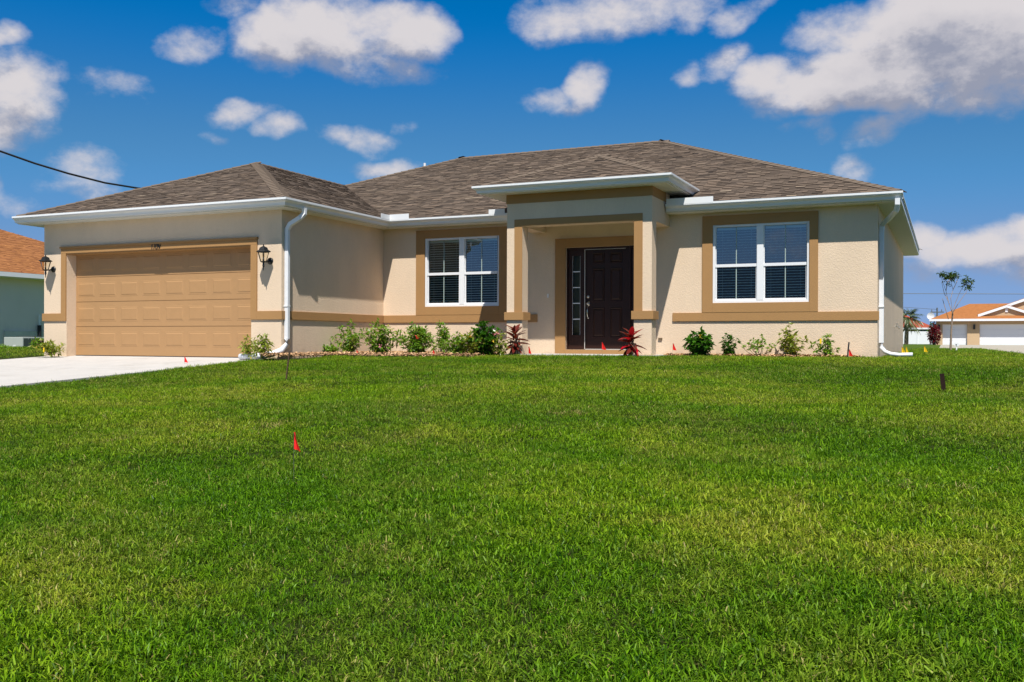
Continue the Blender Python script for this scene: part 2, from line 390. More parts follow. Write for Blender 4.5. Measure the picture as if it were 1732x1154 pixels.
ys = sorted(set([-900,-400,-150,-60,-30,-16,-8,-4]+list(np.arange(-2, 20.1, .5))+list(np.arange(22, 60, 4))+[60,75,95,125,160,220,320,500,900]))
mb = MB(); nx = len(xs)
mb.v = [(x, y, gz(x, y) - (.22 if (in_drive(x, y) or (in_house(x, y) and not in_bed(x, y))) else 0)) for y in ys for x in xs]
mb.f = [(j*nx+i, j*nx+i+1, (j+1)*nx+i+1, (j+1)*nx+i) for j in range(len(ys)-1) for i in range(nx-1)]
mb.a = [.5]*len(mb.f)
def grassground():
    m = bpy.data.materials.new('lawn_ground'); m.use_nodes = True; T = NT(m.node_tree); b = T.n['Principled BSDF']
    gm = T.new('ShaderNodeNewGeometry'); pos = gm.outputs['Position']
    n1 = T.noise(pos, 1.1, 6, .65); n2 = T.noise(pos, 45, 3, .7)
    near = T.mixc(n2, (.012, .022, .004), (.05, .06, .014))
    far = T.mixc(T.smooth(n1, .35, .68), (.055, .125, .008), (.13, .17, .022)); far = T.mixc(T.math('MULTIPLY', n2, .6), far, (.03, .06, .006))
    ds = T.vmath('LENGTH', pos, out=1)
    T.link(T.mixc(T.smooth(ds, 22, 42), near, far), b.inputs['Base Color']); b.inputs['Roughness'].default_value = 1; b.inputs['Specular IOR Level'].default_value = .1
    bn = T.new('ShaderNodeBump'); bn.inputs['Strength'].default_value = .8; bn.inputs['Distance'].default_value = .05
    T.link(T.noise(pos, 18, 5, .7), bn.inputs['Height']); T.link(bn.outputs[0], b.inputs['Normal']); return m
gr_o = mb.build('ground', grassground(), smooth=True); setp(gr_o, kind='structure')

# driveway: concrete slabs with joints, following the slope
def dz(y): return -.352 - .0485*(14.9-y) if y > 0 else -.352-.0485*14.9
dw = bpy.data.objects.new('driveway', None); C.objects.link(dw); setp(dw, kind='structure'); dw.location = (-14.5, 9, -.6)
yj = [14.92, 11.9, 8.9, 5.9, 2.9, -.2]
for i in range(len(yj)-1):
    for (xa, xb) in ((-17.45, -14.54), (-14.53, DX)):
        m = MB(); a, b_ = yj[i], yj[i+1]+.012
        m.prism([(xa, b_, dz(b_)-.12), (xb, b_, dz(b_)-.12), (xb, a, dz(a)-.12), (xa, a, dz(a)-.12)],
                [(xa, b_, dz(b_)), (xb, b_, dz(b_)), (xb, a, dz(a)), (xa, a, dz(a))])
        m.build('slab', M['concrete'], dw)
# porch slab
pch = MB(); pch.box(-7.86, 16.75, -.5, -4.8, 18.2, -.262); setp(pch.build('porch_floor', M['concrete']), kind='structure')

# mulch beds
def mulch():
    m = bpy.data.materials.new('orange_mulch'); m.use_nodes = True; T = NT(m.node_tree); b = T.n['Principled BSDF']
    gm = T.new('ShaderNodeNewGeometry'); c = T.mixc(gm.outputs['Random Per Island'], (.26, .13, .05), (.72, .46, .25))
    T.link(c, b.inputs['Base Color']); b.inputs['Roughness'].default_value = .95; return m
M['mulch'] = mulch()
mb = MB()
cnt = 0
while cnt < 9000:
    if random.random() < .8: x, y = random.uniform(-11.34, -7.9), random.uniform(13.9, 18.18)
    else: x, y = random.uniform(-4.9, -1.4), random.uniform(17.66, 18.18)
    if not in_bed(x, y): continue
    cnt += 1
    a = random.uniform(0, 3.14); L = random.uniform(.015, .045); w = random.uniform(.005, .012); z = -.296+random.uniform(0, .055); t = random.uniform(-.5, .5)
    dx, dy = math.cos(a), math.sin(a); ux, uy = -dy, dx
    dzv = L*t
    p = [(x-dx*L-ux*w, y-dy*L-uy*w, z-dzv), (x+dx*L-ux*w, y+dy*L-uy*w, z+dzv), (x+dx*L*.8+ux*w, y+dy*L*.8+uy*w, z+dzv+.004), (x-dx*L*.7+ux*w, y-dy*L*.7+uy*w, z-dzv+.006)]
    mb.add(p+[(x, y, z-.012)], [(0, 1, 2, 3), (0, 4, 1), (2, 4, 3)])
mo = mb.build('mulch', M['mulch']); setp(mo, 'orange brown wood mulch in the beds along the front walls', 'mulch', kind='stuff')

# ------------------------------------------------------------------ the house
GF, MF, BK, SX, LX, RX = 14.63, 18.205, 29.06, -11.354, -17.60, -1.13    # garage front, main front, back, garage side, left, right
house = thing('house', 'beige stucco single storey house with brown shingle roof and tan two-car garage door', 'house', (-9.3, 22, -.35))
H = house
def wall(*boxes):
    m = MB()
    for b in boxes: m.box(*b)
    return m.build('wall', M['cream'], H)
zb, zt, th = -.65, 2.45, .22
wall((LX, GF, zb, -16.93, GF+th, zt), (-12.06, GF, zb, SX, GF+th, zt), (-16.93, GF, 1.80, -12.06, GF+th, zt))
wall((SX-th, GF+th, zb, SX, MF+.001, zt))
W1 = (-10.301, -8.525, .721, 2.196); W2 = (-4.058, -2.293, .721, 2.196); DR = (-7.04, -5.33, -.182, 1.878)
wall((SX-.2, MF+.001, zb, W1[0], MF+th, zt), (W1[0], MF+.001, zb, W1[1], MF+th, W1[2]), (W1[0], MF+.001, W1[3], W1[1], MF+th, zt),
     (W1[1], MF+.001, zb, DR[0], MF+th, zt), (DR[0], MF+.001, zb, DR[1], MF+th, DR[2]), (DR[0], MF+.001, DR[3], DR[1], MF+th, zt),
     (DR[1], MF+.001, zb, W2[0], MF+th, zt), (W2[0], MF+.001, zb, W2[1], MF+th, W2[2]), (W2[0], MF+.001, W2[3], W2[1], MF+th, zt), (W2[1], MF+.001, zb, RX, MF+th, zt))
wall((RX-th, MF+th, zb, RX, BK, zt)); wall((LX, GF+th, zb, LX+th, BK, zt)); wall((LX+th, BK-th, zb, RX-th, BK, zt))
# garage jamb returns behind the opening so that the reveal is deep
wall((-17.15, GF+th, zb, -16.93, GF+.35, 1.80), (-12.06, GF+th, zb, -11.84, GF+.35, 1.80), (-17.15, GF+th, 1.80, -11.84, GF+.35, 2.0))
# porch: two L columns, header, side beams, frieze
YP, PL, PR = 16.98, -7.793, -4.897
colL = MB(); colL.box(PL, YP, -.6, -7.467, YP+.27, 2.205); colL.build('porch_column', M['cream'], H)
colR = MB(); colR.box(-5.233, YP, -.6, PR, YP+.29, 2.205); colR.build('porch_column', M['cream'], H)
bm_ = MB(); bm_.box(PL, YP, 2.205, PR, YP+.29, 2.82); bm_.box(PL, YP+.29, 2.205, PL+.30, MF, 2.82); bm_.box(PR-.30, YP+.29, 2.205, PR, MF, 2.82); bm_.build('porch_beam', M['cream'], H)
bx('porch_ceiling', M['soffit'], H, PL+.30, YP+.29, 2.42, PR-.30, MF, 2.44)
# flat trim bands: (x0,x1,z0,z1) on a front plane, proud by t
def trim(x0, x1, z0, z1, Y, t=.03, name='trim_band'): return bx(name, M['tan'], H, x0, Y-t, z0, x1, Y, z1, bevel=.004)
B0, B1 = .38, .541
trim(LX, -17.072, B0, B1, GF); trim(-11.913, SX+.03, B0, B1, GF)
trim(-17.072, -16.932, B0, 1.802, GF, name='garage_trim'); trim(-12.058, -11.913, B0, 1.802, GF, name='garage_trim')
trim(-17.072, -11.913, 1.802, 1.905, GF, name='garage_trim')
bx('garage_trim', M['tan'], H, -17.09, GF-.055, 1.905, -11.895, GF, 1.945, bevel=.004)
bx('garage_trim', M['tan'], H, -16.93, GF+.001, 1.775, -12.06, GF+.29, 1.799)
bx('trim_band', M['tan'], H, SX, GF, B0, SX+.03, MF-.03, B1, bevel=.004)
bx('trim_band', M['tan'], H, LX-.03, GF-.03, B0, LX, GF+.6, B1, bevel=.004)
trim(SX, -7.66, B0, B1, MF); trim(-4.83, RX+.03, B0, B1, MF)
for (w, o0, o1) in ((W1, -10.514, -8.312), (W2, -4.256, -2.141)):
    trim(o0, w[0], B1, 2.371, MF, .035, 'window_trim'); trim(w[1], o1, B1, 2.371, MF, .035, 'window_trim')
    trim(w[0], w[1], w[3], 2.371, MF, .035, 'window_trim'); trim(w[0], w[1], B1, w[2], MF, .035, 'window_trim')
trim(-7.265, DR[0], -.262, 2.064, MF, .035, 'door_trim'); trim(DR[1], -5.19, -.262, 2.064, MF, .035, 'door_trim')
trim(DR[0], DR[1], DR[3], 2.064, MF, .035, 'door_trim'); trim(DR[0], DR[1], -.262, DR[2], MF, .045, 'door_trim')
# column strips, caps, header band and frieze
trim(-7.633, -7.466, .55, 2.205, YP, .012, 'column_trim'); trim(-5.234, -5.07, .55, 2.205, YP, .012, 'column_trim')
trim(-7.633, -5.07, 2.205, 2.335, YP, .014, 'header_trim')
bx('frieze_trim', M['tan'], H, PL-.012, YP-.014, 2.645, PR+.012, YP, 2.82); bx('frieze_trim', M['tan'], H, PR, YP, 2.645, PR+.012, MF-.3, 2.82)
bx('frieze_trim', M['tan'], H, PL-.012, YP, 2.645, PL, MF-.3, 2.82)
def capring(x0, x1, y0, y1):
    m = MB(); t = .04
    m.box(x0-t, y0-t, .395, x1+t, y0, .548); m.box(x1, y0, .395, x1+t, y1+t, .548); m.box(x0-t, y0, .395, x0, y1+t, .548); m.box(x0, y1, .395, x1, y1+t, .548)
    m.build('column_band', M['tan'], H, bevel=.004)
capring(PL, -7.467, YP, YP+.27); capring(-5.233, PR, YP, YP+.29)

# garage door: 4 sections x 8 raised panels
gd = MB(); gY = GF+.236
gdo = link('garage_door', None, H) if False else None
m = MB(); sh_ = (1.775+.362)/4
m.box(-16.95, gY+.012, -.362, -12.04, gY+.05, 1.80)
garage_door = m.build('garage_door', M['gdoor'], H)
for r_ in range(4):
    z0 = (-.345, .262, .786, 1.31)[r_]; z1 = (.262, .786, 1.31, 1.795)[r_]
    s_ = MB(); s_.box(-16.925, gY, z0+.005, -12.065, gY+.014, z1-.005); s_.build('door_section', M['gdoor'], garage_door, bevel=.003)
pm = MB(); pw, ph = .245, .152      # half sizes of the recess outline
def ring(mb_, w, h, y): return [(-w, y, -h), (w, y, -h), (w, y, h), (-w, y, h)]
rs = [ring(pm, pw, ph, 0), ring(pm, pw-.008, ph-.008, -.003), ring(pm, pw-.020, ph-.020, -.001), ring(pm, pw-.042, ph-.042, -.008)]
pm.add([p for r2 in rs for p in r2], [(k*4+i, k*4+(i+1) % 4, k*4+4+(i+1) % 4, k*4+4+i) for k in range(3) for i in range(4)]+[(12, 13, 14, 15)])
pmesh = pm.mesh('garage_panel', M['gdoor'])
base = world_loc(garage_door)
for r_ in range(4):
    for c_ in range(8):
        xc = -16.93+.609*(c_+.5); zc = .0+.524*r_
        link('door_panel', pmesh, garage_door, Vector((xc, gY-.0005, zc))-base)
bx('bottom_seal', M['black'], garage_door, -16.92, gY-.006, -.362, -12.07, gY+.012, -.340)

# windows
GLY = MF+.045
def window(w):
    x0, x1, z0, z1 = w; Y = MF-.004
    root = MB(); fw = .045; xm = (x0+x1)/2
    # outer frame and centre mullion
    root.box(x0, Y, z0, x0+fw, Y+.12, z1); root.box(x1-fw, Y, z0, x1, Y+.12, z1)
    root.box(x0+fw, Y, z1-fw, x1-fw, Y+.12, z1); root.box(x0+fw, Y, z0, x1-fw, Y+.12, z0+fw); root.box(xm-.06, Y-.003, z0+fw, xm+.06, Y+.12, z1-fw)
    wo_ = root.build('window', M['wframe'], H, bevel=.004)
    slat = MB(); zm = z0 + (z1-z0)*.475
    wx = (xm-.06)-(x0+fw)
    slat.prism([(-wx/2+.01, -.024, -.006), (wx/2-.01, -.024, -.006), (wx/2-.01, .024, .004), (-wx/2+.01, .024, .004)],
               [(-wx/2+.01, -.024, .002), (wx/2-.01, -.024, .002), (wx/2-.01, .024, .009), (-wx/2+.01, .024, .009)])
    sme = slat.mesh('slat', M['blind']); b0 = world_loc(wo_)
    for (a, b) in ((x0+fw, xm-.06), (xm+.06, x1-fw)):
        fr = MB(); s = .024
        # upper sash (outer), lower sash (set back) and meeting rail
        fr.box(a, Y+.02, zm-.025, b, Y+.07, zm+.03)
        fr.box(a, Y+.035, z0+fw, a+s, Y+.07, zm-.025); fr.box(b-s, Y+.035, z0+fw, b, Y+.07, zm-.025); fr.box(a+s, Y+.035, z0+fw, b-s, Y+.07, z0+fw+.035)
        fr.box(a, Y+.03, zm+.03, a+.014, Y+.07, z1-fw); fr.box(b-.014, Y+.03, zm+.03, b, Y+.07, z1-fw)
        fr.build('sash', M['wframe'], wo_, bevel=.002)
        mu = MB(); c = (a+b)/2; mu.box(c-.008, Y+.044, zm+.03, c+.008, Y+.050, z1-fw); mu.build('muntin', M['muntin'], wo_)
        mu = MB(); mu.box(c-.008, Y+.044, z0+fw+.035, c+.008, Y+.050, zm-.025); mu.build('muntin', M['muntin'], wo_)
        g1 = MB(); g1.quad((a, Y+.052, zm+.01), (b, Y+.052, zm+.01), (b, Y+.052, z1-fw+.005), (a, Y+.052, z1-fw+.005)); g1.build('pane', M['glass'], wo_)
        g1 = MB(); g1.quad((a, Y+.056, z0+fw), (b, Y+.056, z0+fw), (b, Y+.056, zm), (a, Y+.056, zm)); g1.build('pane', M['glass_screen'], wo_)
        k = 0; z = z0+fw+.03
        while z < z1-fw-.04:
            link('slat', sme, wo_, Vector((c, Y+.125+random.uniform(-.002, .002), z))-b0); z += .0508
        st = MB(); st.box(a+.02, Y+.10, z1-fw-.05, b-.02, Y+.15, z1-fw-.002)
        for cx_ in (a+.12, b-.12): st.box(cx_-.0015, Y+.096, z0+fw, cx_+.0015, Y+.098, z1-fw)
        st.build('blind_rail', M['blind'], wo_)
    rm = MB(); rm.box(x0-.5, MF+th+.6, z0-.6, x1+.5, MF+th+.62, z1+.2); rm.build('dark_backing', M['dark'], wo_)  # dark sheet added to stand in for the unlit room behind the blinds
    return wo_
window(W1); window(W2)

# entry door unit
Y = MF+.035
du = MB(); fx = .045
du.box(DR[0], Y, DR[2], DR[0]+.03, Y+.14, DR[3]); du.box(DR[1]-.03, Y, DR[2], DR[1], Y+.14, DR[3]); du.box(DR[0]+.03, Y, DR[3]-.035, DR[1]-.03, Y+.14, DR[3])
du.box(-6.668, Y, DR[2], -6.640, Y+.14, DR[3]-.035); du.box(-5.735, Y, DR[2], -5.69, Y+.14, DR[3]-.035)
front = du.build('front_door', M['door'], H, bevel=.003)
sl = MB(); sx0, sx1 = -6.640, -5.735; sl.box(sx0+.004, Y+.035, DR[2]+.018, sx1-.004, Y+.08, DR[3]-.04)
sl.build('door_slab', M['door'], front)
ws = MB(); ws.box(sx0-.012, Y-.004, DR[2]+.018, sx0, Y+.0, DR[3]-.045); ws.box(sx0, Y+.0, DR[3]-.052, sx1-.06, Y+.004, DR[3]-.044); ws.box(sx0, Y+.0, DR[2]+.008, sx1, Y+.006, DR[2]+.018)
ws.build('weatherstrip', M['sill'], front)
th_ = MB(); th_.box(DR[0], Y-.02, DR[2]-.002, DR[1], Y+.12, DR[2]+.006); th_.build('threshold', M['nickel'], front)
def rpanel(cx, cz, w, h):
    p = MB(); rr = [(w/2, h/2, 0), (w/2-.005, h/2-.005, -.012), (w/2-.016, h/2-.016, -.010), (w/2-.030, h/2-.030, -.001), (w/2-.055, h/2-.055, -.014)]
    vs = [(sx_*a, y, sz_*b) for a, b, y in rr for sx_, sz_ in ((-1, -1), (1, -1), (1, 1), (-1, 1))]
    p.add([(cx+v[0], Y+.035+v[1], cz+v[2]) for v in vs], [(k*4+i, k*4+(i+1) % 4, k*4+4+(i+1) % 4, k*4+4+i) for k in range(4) for i in range(4)]+[(16, 17, 18, 19)])
    p.build('door_panel', M['door'], front)
for cx_ in (sx0+.27, sx1-.27):
    rpanel(cx_, DR[2]+1.84, .26, .21); rpanel(cx_, DR[2]+1.30, .26, .66); rpanel(cx_, DR[2]+.545, .26, .60)
hd = MB(); hx = -6.585
hd.lathe([(0, -.028), (.024, -.026), (.030, -.010), (.033, 0)], 14, (hx, Y+.034, .885), axis='Y')
hd.lathe([(0, -.058), (.020, -.055), (.026, -.035), (.012, -.02), (.012, 0)], 14, (hx, Y+.034, .745), axis='Y')
hd.box(hx-.026, Y+.024, .70, hx+.026, Y+.036, .79)
hd.tube([(hx, Y+.03, .70), (hx, Y-.015, .68), (hx, Y-.03, .60), (hx, Y-.02, .52), (hx, Y+.01, .475), (hx, Y+.03, .46)], .010, 8)
hd.lathe([(0, -.012), (.016, -.010), (.018, 0)], 12, (hx, Y+.034, .458), axis='Y')
hd.build('door_handle', M['nickel'], front, smooth=True)
for (a, b) in ((-7.01, -6.668), (-5.69, -5.36)):
    c = (a+b)/2; hw = .078; m = MB(); zt0, zt1 = .115, 1.715; yy = Y+.035
    m.box(a, yy, DR[2]+.006, c-hw, yy+.05, DR[3]-.035); m.box(c+hw, yy, DR[2]+.006, b, yy+.05, DR[3]-.035)
    m.box(c-hw, yy, DR[2]+.006, c+hw, yy+.05, zt0); m.box(c-hw, yy, zt1, c+hw, yy+.05, DR[3]-.035)
    m.build('sidelight', M['door'], front, bevel=.003)
    for i in range(5):
        z0_ = zt0+(zt1-zt0)*i/5; z1_ = zt0+(zt1-zt0)*(i+1)/5
        q = MB(); q.quad((c-hw, yy+.02, z0_), (c+hw, yy+.02, z0_), (c+hw, yy+.02, z1_), (c-hw, yy+.02, z1_)); q.build('pane', M['glass_dark'], front)
        if i: bx('muntin', M['wframe'], front, c-hw, yy+.008, z0_-.009, c+hw, yy+.018, z0_+.009)
    bx('muntin', M['wframe'], front, c-hw-.004, yy-.003, zt0, c-hw, yy, zt1); bx('muntin', M['wframe'], front, c+hw, yy-.003, zt0, c+hw+.003, yy, zt1)
bx('sheer_curtain', mat('sheer_fabric', (.20, .17, .11), .9), front, DR[0]+.03, MF+.16, DR[2]+.01, -6.67, MF+.165, DR[3]-.04)
bx('dark_backing', M['dark'], front, -7.3, MF+1.2, -.3, -5.1, MF+1.22, 2.1)  # added dark sheet, gives the unlit hall behind the sidelights its darkness
bx('doorbell', M['wframe'], H, -7.445, MF-.018, .875, -7.415, MF, .955, bevel=.003)

# ------------------------------------------------------------------ roof
SL = .42; E0 = 2.605
FY, GY, FXr, FXl, GXr, BY = 17.89, 14.317, -.74, -18.05, -11.05, 29.5
rz = lambda d: E0+SL*d
hw_ = (BY-FY)/2; RY = FY+hw_; PKr = (FXr-hw_, RY, rz(hw_)); PKl = (FXl+hw_, RY, rz(hw_))
gh = (GXr-FXl)/2; AP = (FXl+gh, GY+gh, rz(gh)); GV = (FXl+gh, FY+gh, rz(gh))
PE = 2.975; pxl, pxr, pyf = -8.228, -4.546, 16.67; ph_ = (pxr-pxl)/2; PA = ((pxl+pxr)/2, pyf+ph_, PE+SL*ph_)
yv = FY+(PE-E0)/SL; PV = (PA[0], FY+(PA[2]-E0)/SL, PA[2])
slopes = {  # polygon, eave direction
 'main_front': ([(GXr, FY, E0), (FXr, FY, E0), PKr, PKl, GV], (1, 0, 0), (0, 1, SL)),
 'main_right': ([(FXr, FY, E0), (FXr, BY, E0), PKr], (0, 1, 0), (-1, 0, SL)),
 'main_back': ([(FXr, BY, E0), (FXl, BY, E0), PKl, PKr], (-1, 0, 0), (0, -1, SL)),
 'left': ([(FXl, BY, E0), (FXl, GY, E0), AP, GV, PKl], (0, -1, 0), (1, 0, SL)),
 'garage_front': ([(FXl, GY, E0), (GXr, GY, E0), AP], (1, 0, 0), (0, 1, SL)),
 'garage_right': ([(GXr, GY, E0), (GXr, FY, E0), GV, AP], (0, 1, 0), (-1, 0, SL)),
 'porch_front': ([(pxl, pyf, PE), (pxr, pyf, PE), PA], (1, 0, 0), (0, 1, SL)),
 'porch_right': ([(pxr, pyf, PE), (pxr, yv, PE), PV, PA], (0, 1, 0), (-1, 0, SL)),
 'porch_left': ([(pxl, yv, PE), (pxl, pyf, PE), PA, PV], (0, -1, 0), (1, 0, SL)),
}
dk = MB()
for k, (poly, e, s) in slopes.items():
    nn = Vector(e).cross(Vector(s)).normalized()
    dk.prism([Vector(p)-nn*.03 for p in poly], [Vector(p)-nn*.004 for p in poly])
roof = dk.build('roof', M['decking'], H)
def shingles(poly, e, s, coarse=False):
    e = Vector(e).normalized(); s = Vector(s).normalized(); n = e.cross(s).normalized(); o = Vector(poly[0])
    P2 = [((Vector(p)-o).dot(e), (Vector(p)-o).dot(s)) for p in poly]
    smin = min(p[1] for p in P2); smax = max(p[1] for p in P2); ex = .128*(2 if coarse else 1)
    def span(v):
        xs_ = []
        for i in range(len(P2)):
            (a, b), (c, d) = P2[i], P2[(i+1) % len(P2)]
            if (b-v)*(d-v) <= 0 and abs(b-d) > 1e-9: xs_.append(a+(c-a)*(v-b)/(d-b))
        return (min(xs_), max(xs_)) if len(xs_) > 1 else None
    m = MB(); v = smin+1e-4
    while v < smax-.02:
        v2 = min(v+ex, smax-1e-4); A = span(v); B = span(v2)
        if not A or not B: break
        x = min(A[0], B[0])-random.uniform(0, .3); xe = max(A[1], B[1]); row = random.uniform(-.05, .05)
        while x < xe:
            w = random.choice((.10, .14, .18, .22, .27))*(2 if coarse else 1); x2 = x+w
            a0, a1 = max(x, A[0]), min(x2, A[1]); b0, b1 = max(x, B[0]), min(x2, B[1])
            if a1 < a0: a0 = a1 = min(max(x, A[0]), A[1])
            if b1 < b0: b0 = b1 = min(max(x, B[0]), B[1])
            if a1-a0 > 1e-4 or b1-b0 > 1e-4:
                up = random.random() < .5; hgt = .018 if up else .009
                vb = v-(0 if up else -.004)
                pt = lambda u, vv, h: o+e*u+s*vv+n*h
                g0 = .0015
                V = [pt(a0+g0, vb-.004, hgt), pt(a1-g0, vb-.004, hgt), pt(b1-g0, v2+.004, .004), pt(b0+g0, v2+.004, .004), pt(a0+g0, vb-.004, -.002), pt(a1-g0, vb-.004, -.002)]
                t = min(.999, max(.001, random.gauss(.62 if up else .40, .14)+row))
                m.add(V, [(0, 1, 2, 3)], t); nv = len(m.v); m.f.append((nv-2, nv-1, nv-5, nv-6)); m.a.append(.04 if up else .15)
            x = x2
        v += ex
    return m
for k, (poly, e, s) in slopes.items():
    o = shingles(poly, e, s, coarse=k in ('main_back', 'left')).build('shingles', M['shingle'], roof); o['kind'] = 'stuff'
# ridge and hip caps, one object each
def caps(p0, p1, n1, n2, step=.2):
    p0, p1 = Vector(p0), Vector(p1); t = (p1-p0).normalized(); n1, n2 = Vector(n1).normalized(), Vector(n2).normalized()
    up = (n1+n2).normalized()
    d1 = t.cross(n1).normalized(); d2 = n2.cross(t).normalized()
    if d1.dot(n2) > 0: d1 = -d1
    if d2.dot(n1) > 0: d2 = -d2
    L = .26; w = .135
    m = MB(); z0, z1 = .030, .016
    c0 = up*z0; c1 = up*z1+t*L
    a0 = d1*w+n1*z0*.8; a1 = d1*w+t*L+n1*z1*.8; b0 = d2*w+n2*z0*.8; b1 = d2*w+t*L+n2*z1*.8
    dn1, dn2 = n1*-.012, n2*-.012
    m.add([a0, c0, b0, a1, c1, b1, a0+dn1, c0-up*.012, b0+dn2, a1+dn1, b1+dn2], [(0, 1, 4, 3), (1, 2, 5, 4), (6, 7, 1, 0), (7, 8, 2, 1), (0, 3, 9, 6), (5, 2, 8, 10)])
    me = m.mesh('ridge_cap', M['cap']); b_ = world_loc(roof); d = 0; D_ = (p1-p0).length
    while d < D_-.05:
        link('ridge_cap', me, roof, p0+t*d-b_); d += step
nF, nR, nL, nB = (0, -SL, 1), (SL, 0, 1), (-SL, 0, 1), (0, SL, 1)
caps((FXl, GY, E0), AP, nF, nL); caps((GXr, GY, E0), AP, nF, nR); caps(AP, GV, nL, nR, .22)
caps((FXr, FY, E0), PKr, nF, nR); caps(GV, PKl, nF, nL); caps(PKl, PKr, nF, nB)
caps((pxl, pyf, PE), PA, nF, nL); caps((pxr, pyf, PE), PA, nF, nR); caps(PA, PV, nL, nR, .22)
caps((FXr, BY, E0), PKr, nB, nR, .4); caps((FXl, BY, E0), PKl, nB, nL, .4)
# roof vents
pv = MB(); pv.tube([(-13.55, 23.9, 4.7), (-13.55, 23.9, 5.03)], .035, 12); pv.build('vent_pipe', M['white'], roof)
tv = MB(); tv.lathe([(0, .30), (.12, .29), (.20, .24), (.22, .2), (.10, .18), (.10, 0)], 16, (-6.0, 24.9, 4.66)); tv.build('roof_vent', M['bronze'], roof, smooth=True)

# fascia, gutters, soffits
fp = [(0, 0), (.012, 0), (.012, .155), (0, .155)]
fa = MB()
def fascia(x0, y0, x1, y1, z): fa.box(min(x0, x1), min(y0, y1), z, max(x0, x1), max(y0, y1), z+.15)
fascia(FXl, GY, GXr, GY+.02, 2.45); fascia(GXr-.02, GY+.02, GXr, FY, 2.45); fascia(GXr, FY, PL-.002, FY+.02, 2.45); fascia(PR+.002, FY, FXr-.02, FY+.02, 2.45)
fascia(FXr-.02, FY, FXr, BY, 2.45); fascia(FXl, GY+.02, FXl+.02, BY, 2.45); fascia(FXl+.02, BY-.02, FXr-.02, BY, 2.45)
fascia(pxl, pyf, pxr, pyf+.02, 2.815); fascia(pxr-.02, pyf+.02, pxr, yv+.1, 2.815); fascia(pxl, pyf+.02, pxl+.02, yv+.1, 2.815)
fa.build('fascia', M['white'], H)
# drip edges with thin dark line on the right side eave
de = MB(); de.box(FXr, FY+.05, 2.585, FXr+.02, BY, 2.612); de.build('drip_edge', M['white'], H)
de = MB(); de.box(FXr, FY+.05, 2.52, FXr+.008, BY, 2.532); de.build('drip_edge', M['bronze'], H)
# K-style gutter profile: side = outward (negative a = outward when path runs +x then ... ), up
KP = [(.0, .0), (.045, .0), (.048, .018), (.058, .046), (.082, .068), (.106, .078), (.106, .088), (.122, .094), (.122, .130), (.110, .130), (.110, .118), (.004, .118), (.0, .118)]
def gutter(path):
    m = MB(); m.sweep(path, KP); return m.build('gutter', M['white'], H)
gutter([(FXl, GY, 2.460), (GXr, GY, 2.460), (GXr, FY, 2.460), (PL-.03, FY, 2.460)])
gutter([(PR+.03, FY, 2.460), (FXr+.04, FY, 2.460)])
gutter([(pxl, yv-.15, 2.832), (pxl, pyf, 2.832), (pxr, pyf, 2.832), (pxr, yv-.12, 2.832)])
# gutter inner trough shade lines are real depth: splash guards
def plate(*b): 
    m = MB(); m.box(*b); return m
sg = MB(); sg.box(GXr+.116, 17.42, 2.57, GXr+.122, 17.772, 2.685); sg.box(GXr+.116, 17.766, 2.57, -10.46, 17.772, 2.695); sg.build('splash_guard', M['white'], H)
sg = MB(); sg.box(-8.57, 17.766, 2.57, -8.21, 17.772, 2.68); sg.build('splash_guard', M['white'], H)
sg = MB(); sg.box(-4.85, 17.766, 2.57, -3.96, 17.772, 2.685); sg.build('splash_guard', M['white'], H)
# soffit panels
b_ = world_loc(H)
def soffit(x0, y0, x1, y1, z, along, step=.305):
    if along == 'x':
        n = max(1, round((x1-x0)/step)); w = (x1-x0)/n; m = MB(); m.box(-w/2+.003, -(y1-y0)/2, 0, w/2-.003, (y1-y0)/2, .012)
        m.box(-.012, -(y1-y0)/2+.05, -.004, -.006, (y1-y0)/2-.05, 0); me = m.mesh('soffit_panel', M['soffit'])
        for i in range(n): link('soffit_panel', me, H, Vector((x0+w*(i+.5), (y0+y1)/2, z))-b_)
    else:
        n = max(1, round((y1-y0)/step)); w = (y1-y0)/n; m = MB(); m.box(-(x1-x0)/2, -w/2+.003, 0, (x1-x0)/2, w/2-.003, .012)
        me = m.mesh('soffit_panel', M['soffit'])
        for i in range(n): link('soffit_panel', me, H, Vector(((x0+x1)/2, y0+w*(i+.5), z))-b_)
soffit(FXl+.02, GY+.02, GXr-.02, GF, 2.436, 'x'); soffit(SX, GF, GXr-.02, FY+.02, 2.436, 'y')
soffit(SX, FY+.02, PL, MF, 2.436, 'x'); soffit(PR, FY+.02, FXr-.02, MF, 2.436, 'x'); soffit(RX, MF, FXr-.02, BY-.02, 2.436, 'y')
soffit(FXl+.02, GF, LX, BY-.02, 2.436, 'y', .6)
soffit(pxl+.02, pyf+.02, pxr-.02, YP, 2.818, 'x'); soffit(PR, YP, pxr-.02, FY+.5, 2.818, 'y'); soffit(pxl+.02, YP, PL, FY+.5, 2.818, 'y')

# downspouts
RP = [(-.041, -.03), (-.036, -.034), (.036, -.034), (.041, -.03), (.041, .03), (.036, .034), (-.036, .034), (-.041, .03)]
def downspout(path, name='downspout'):
    m = MB(); m.sweep(path, RP, up=(0, 1, 0)); return m.build(name, M['pipe'], H)
downspout([(-10.99, 14.83, 2.47), (-10.99, 14.83, 2.36), (-11.04, 14.77, 2.28), (-11.24, 14.74, 2.17), (-11.305, 14.735, 2.07), (-11.305, 14.735, .0)])
m = MB(); m.sweep([(-11.305, 14.735, .02), (-11.305, 14.72, -.10), (-11.33, 14.60, -.20), (-11.42, 14.46, -.265), (-11.56, 14.38, -.30), (-11.80, 14.33, -.312), (-12.05, 14.30, -.318)],
       [(math.cos(a)*.056, math.sin(a)*.056) for a in np.linspace(0, 2*math.pi, 12, endpoint=False)]); m.build('drain_elbow', M['pipe'], H, smooth=True)
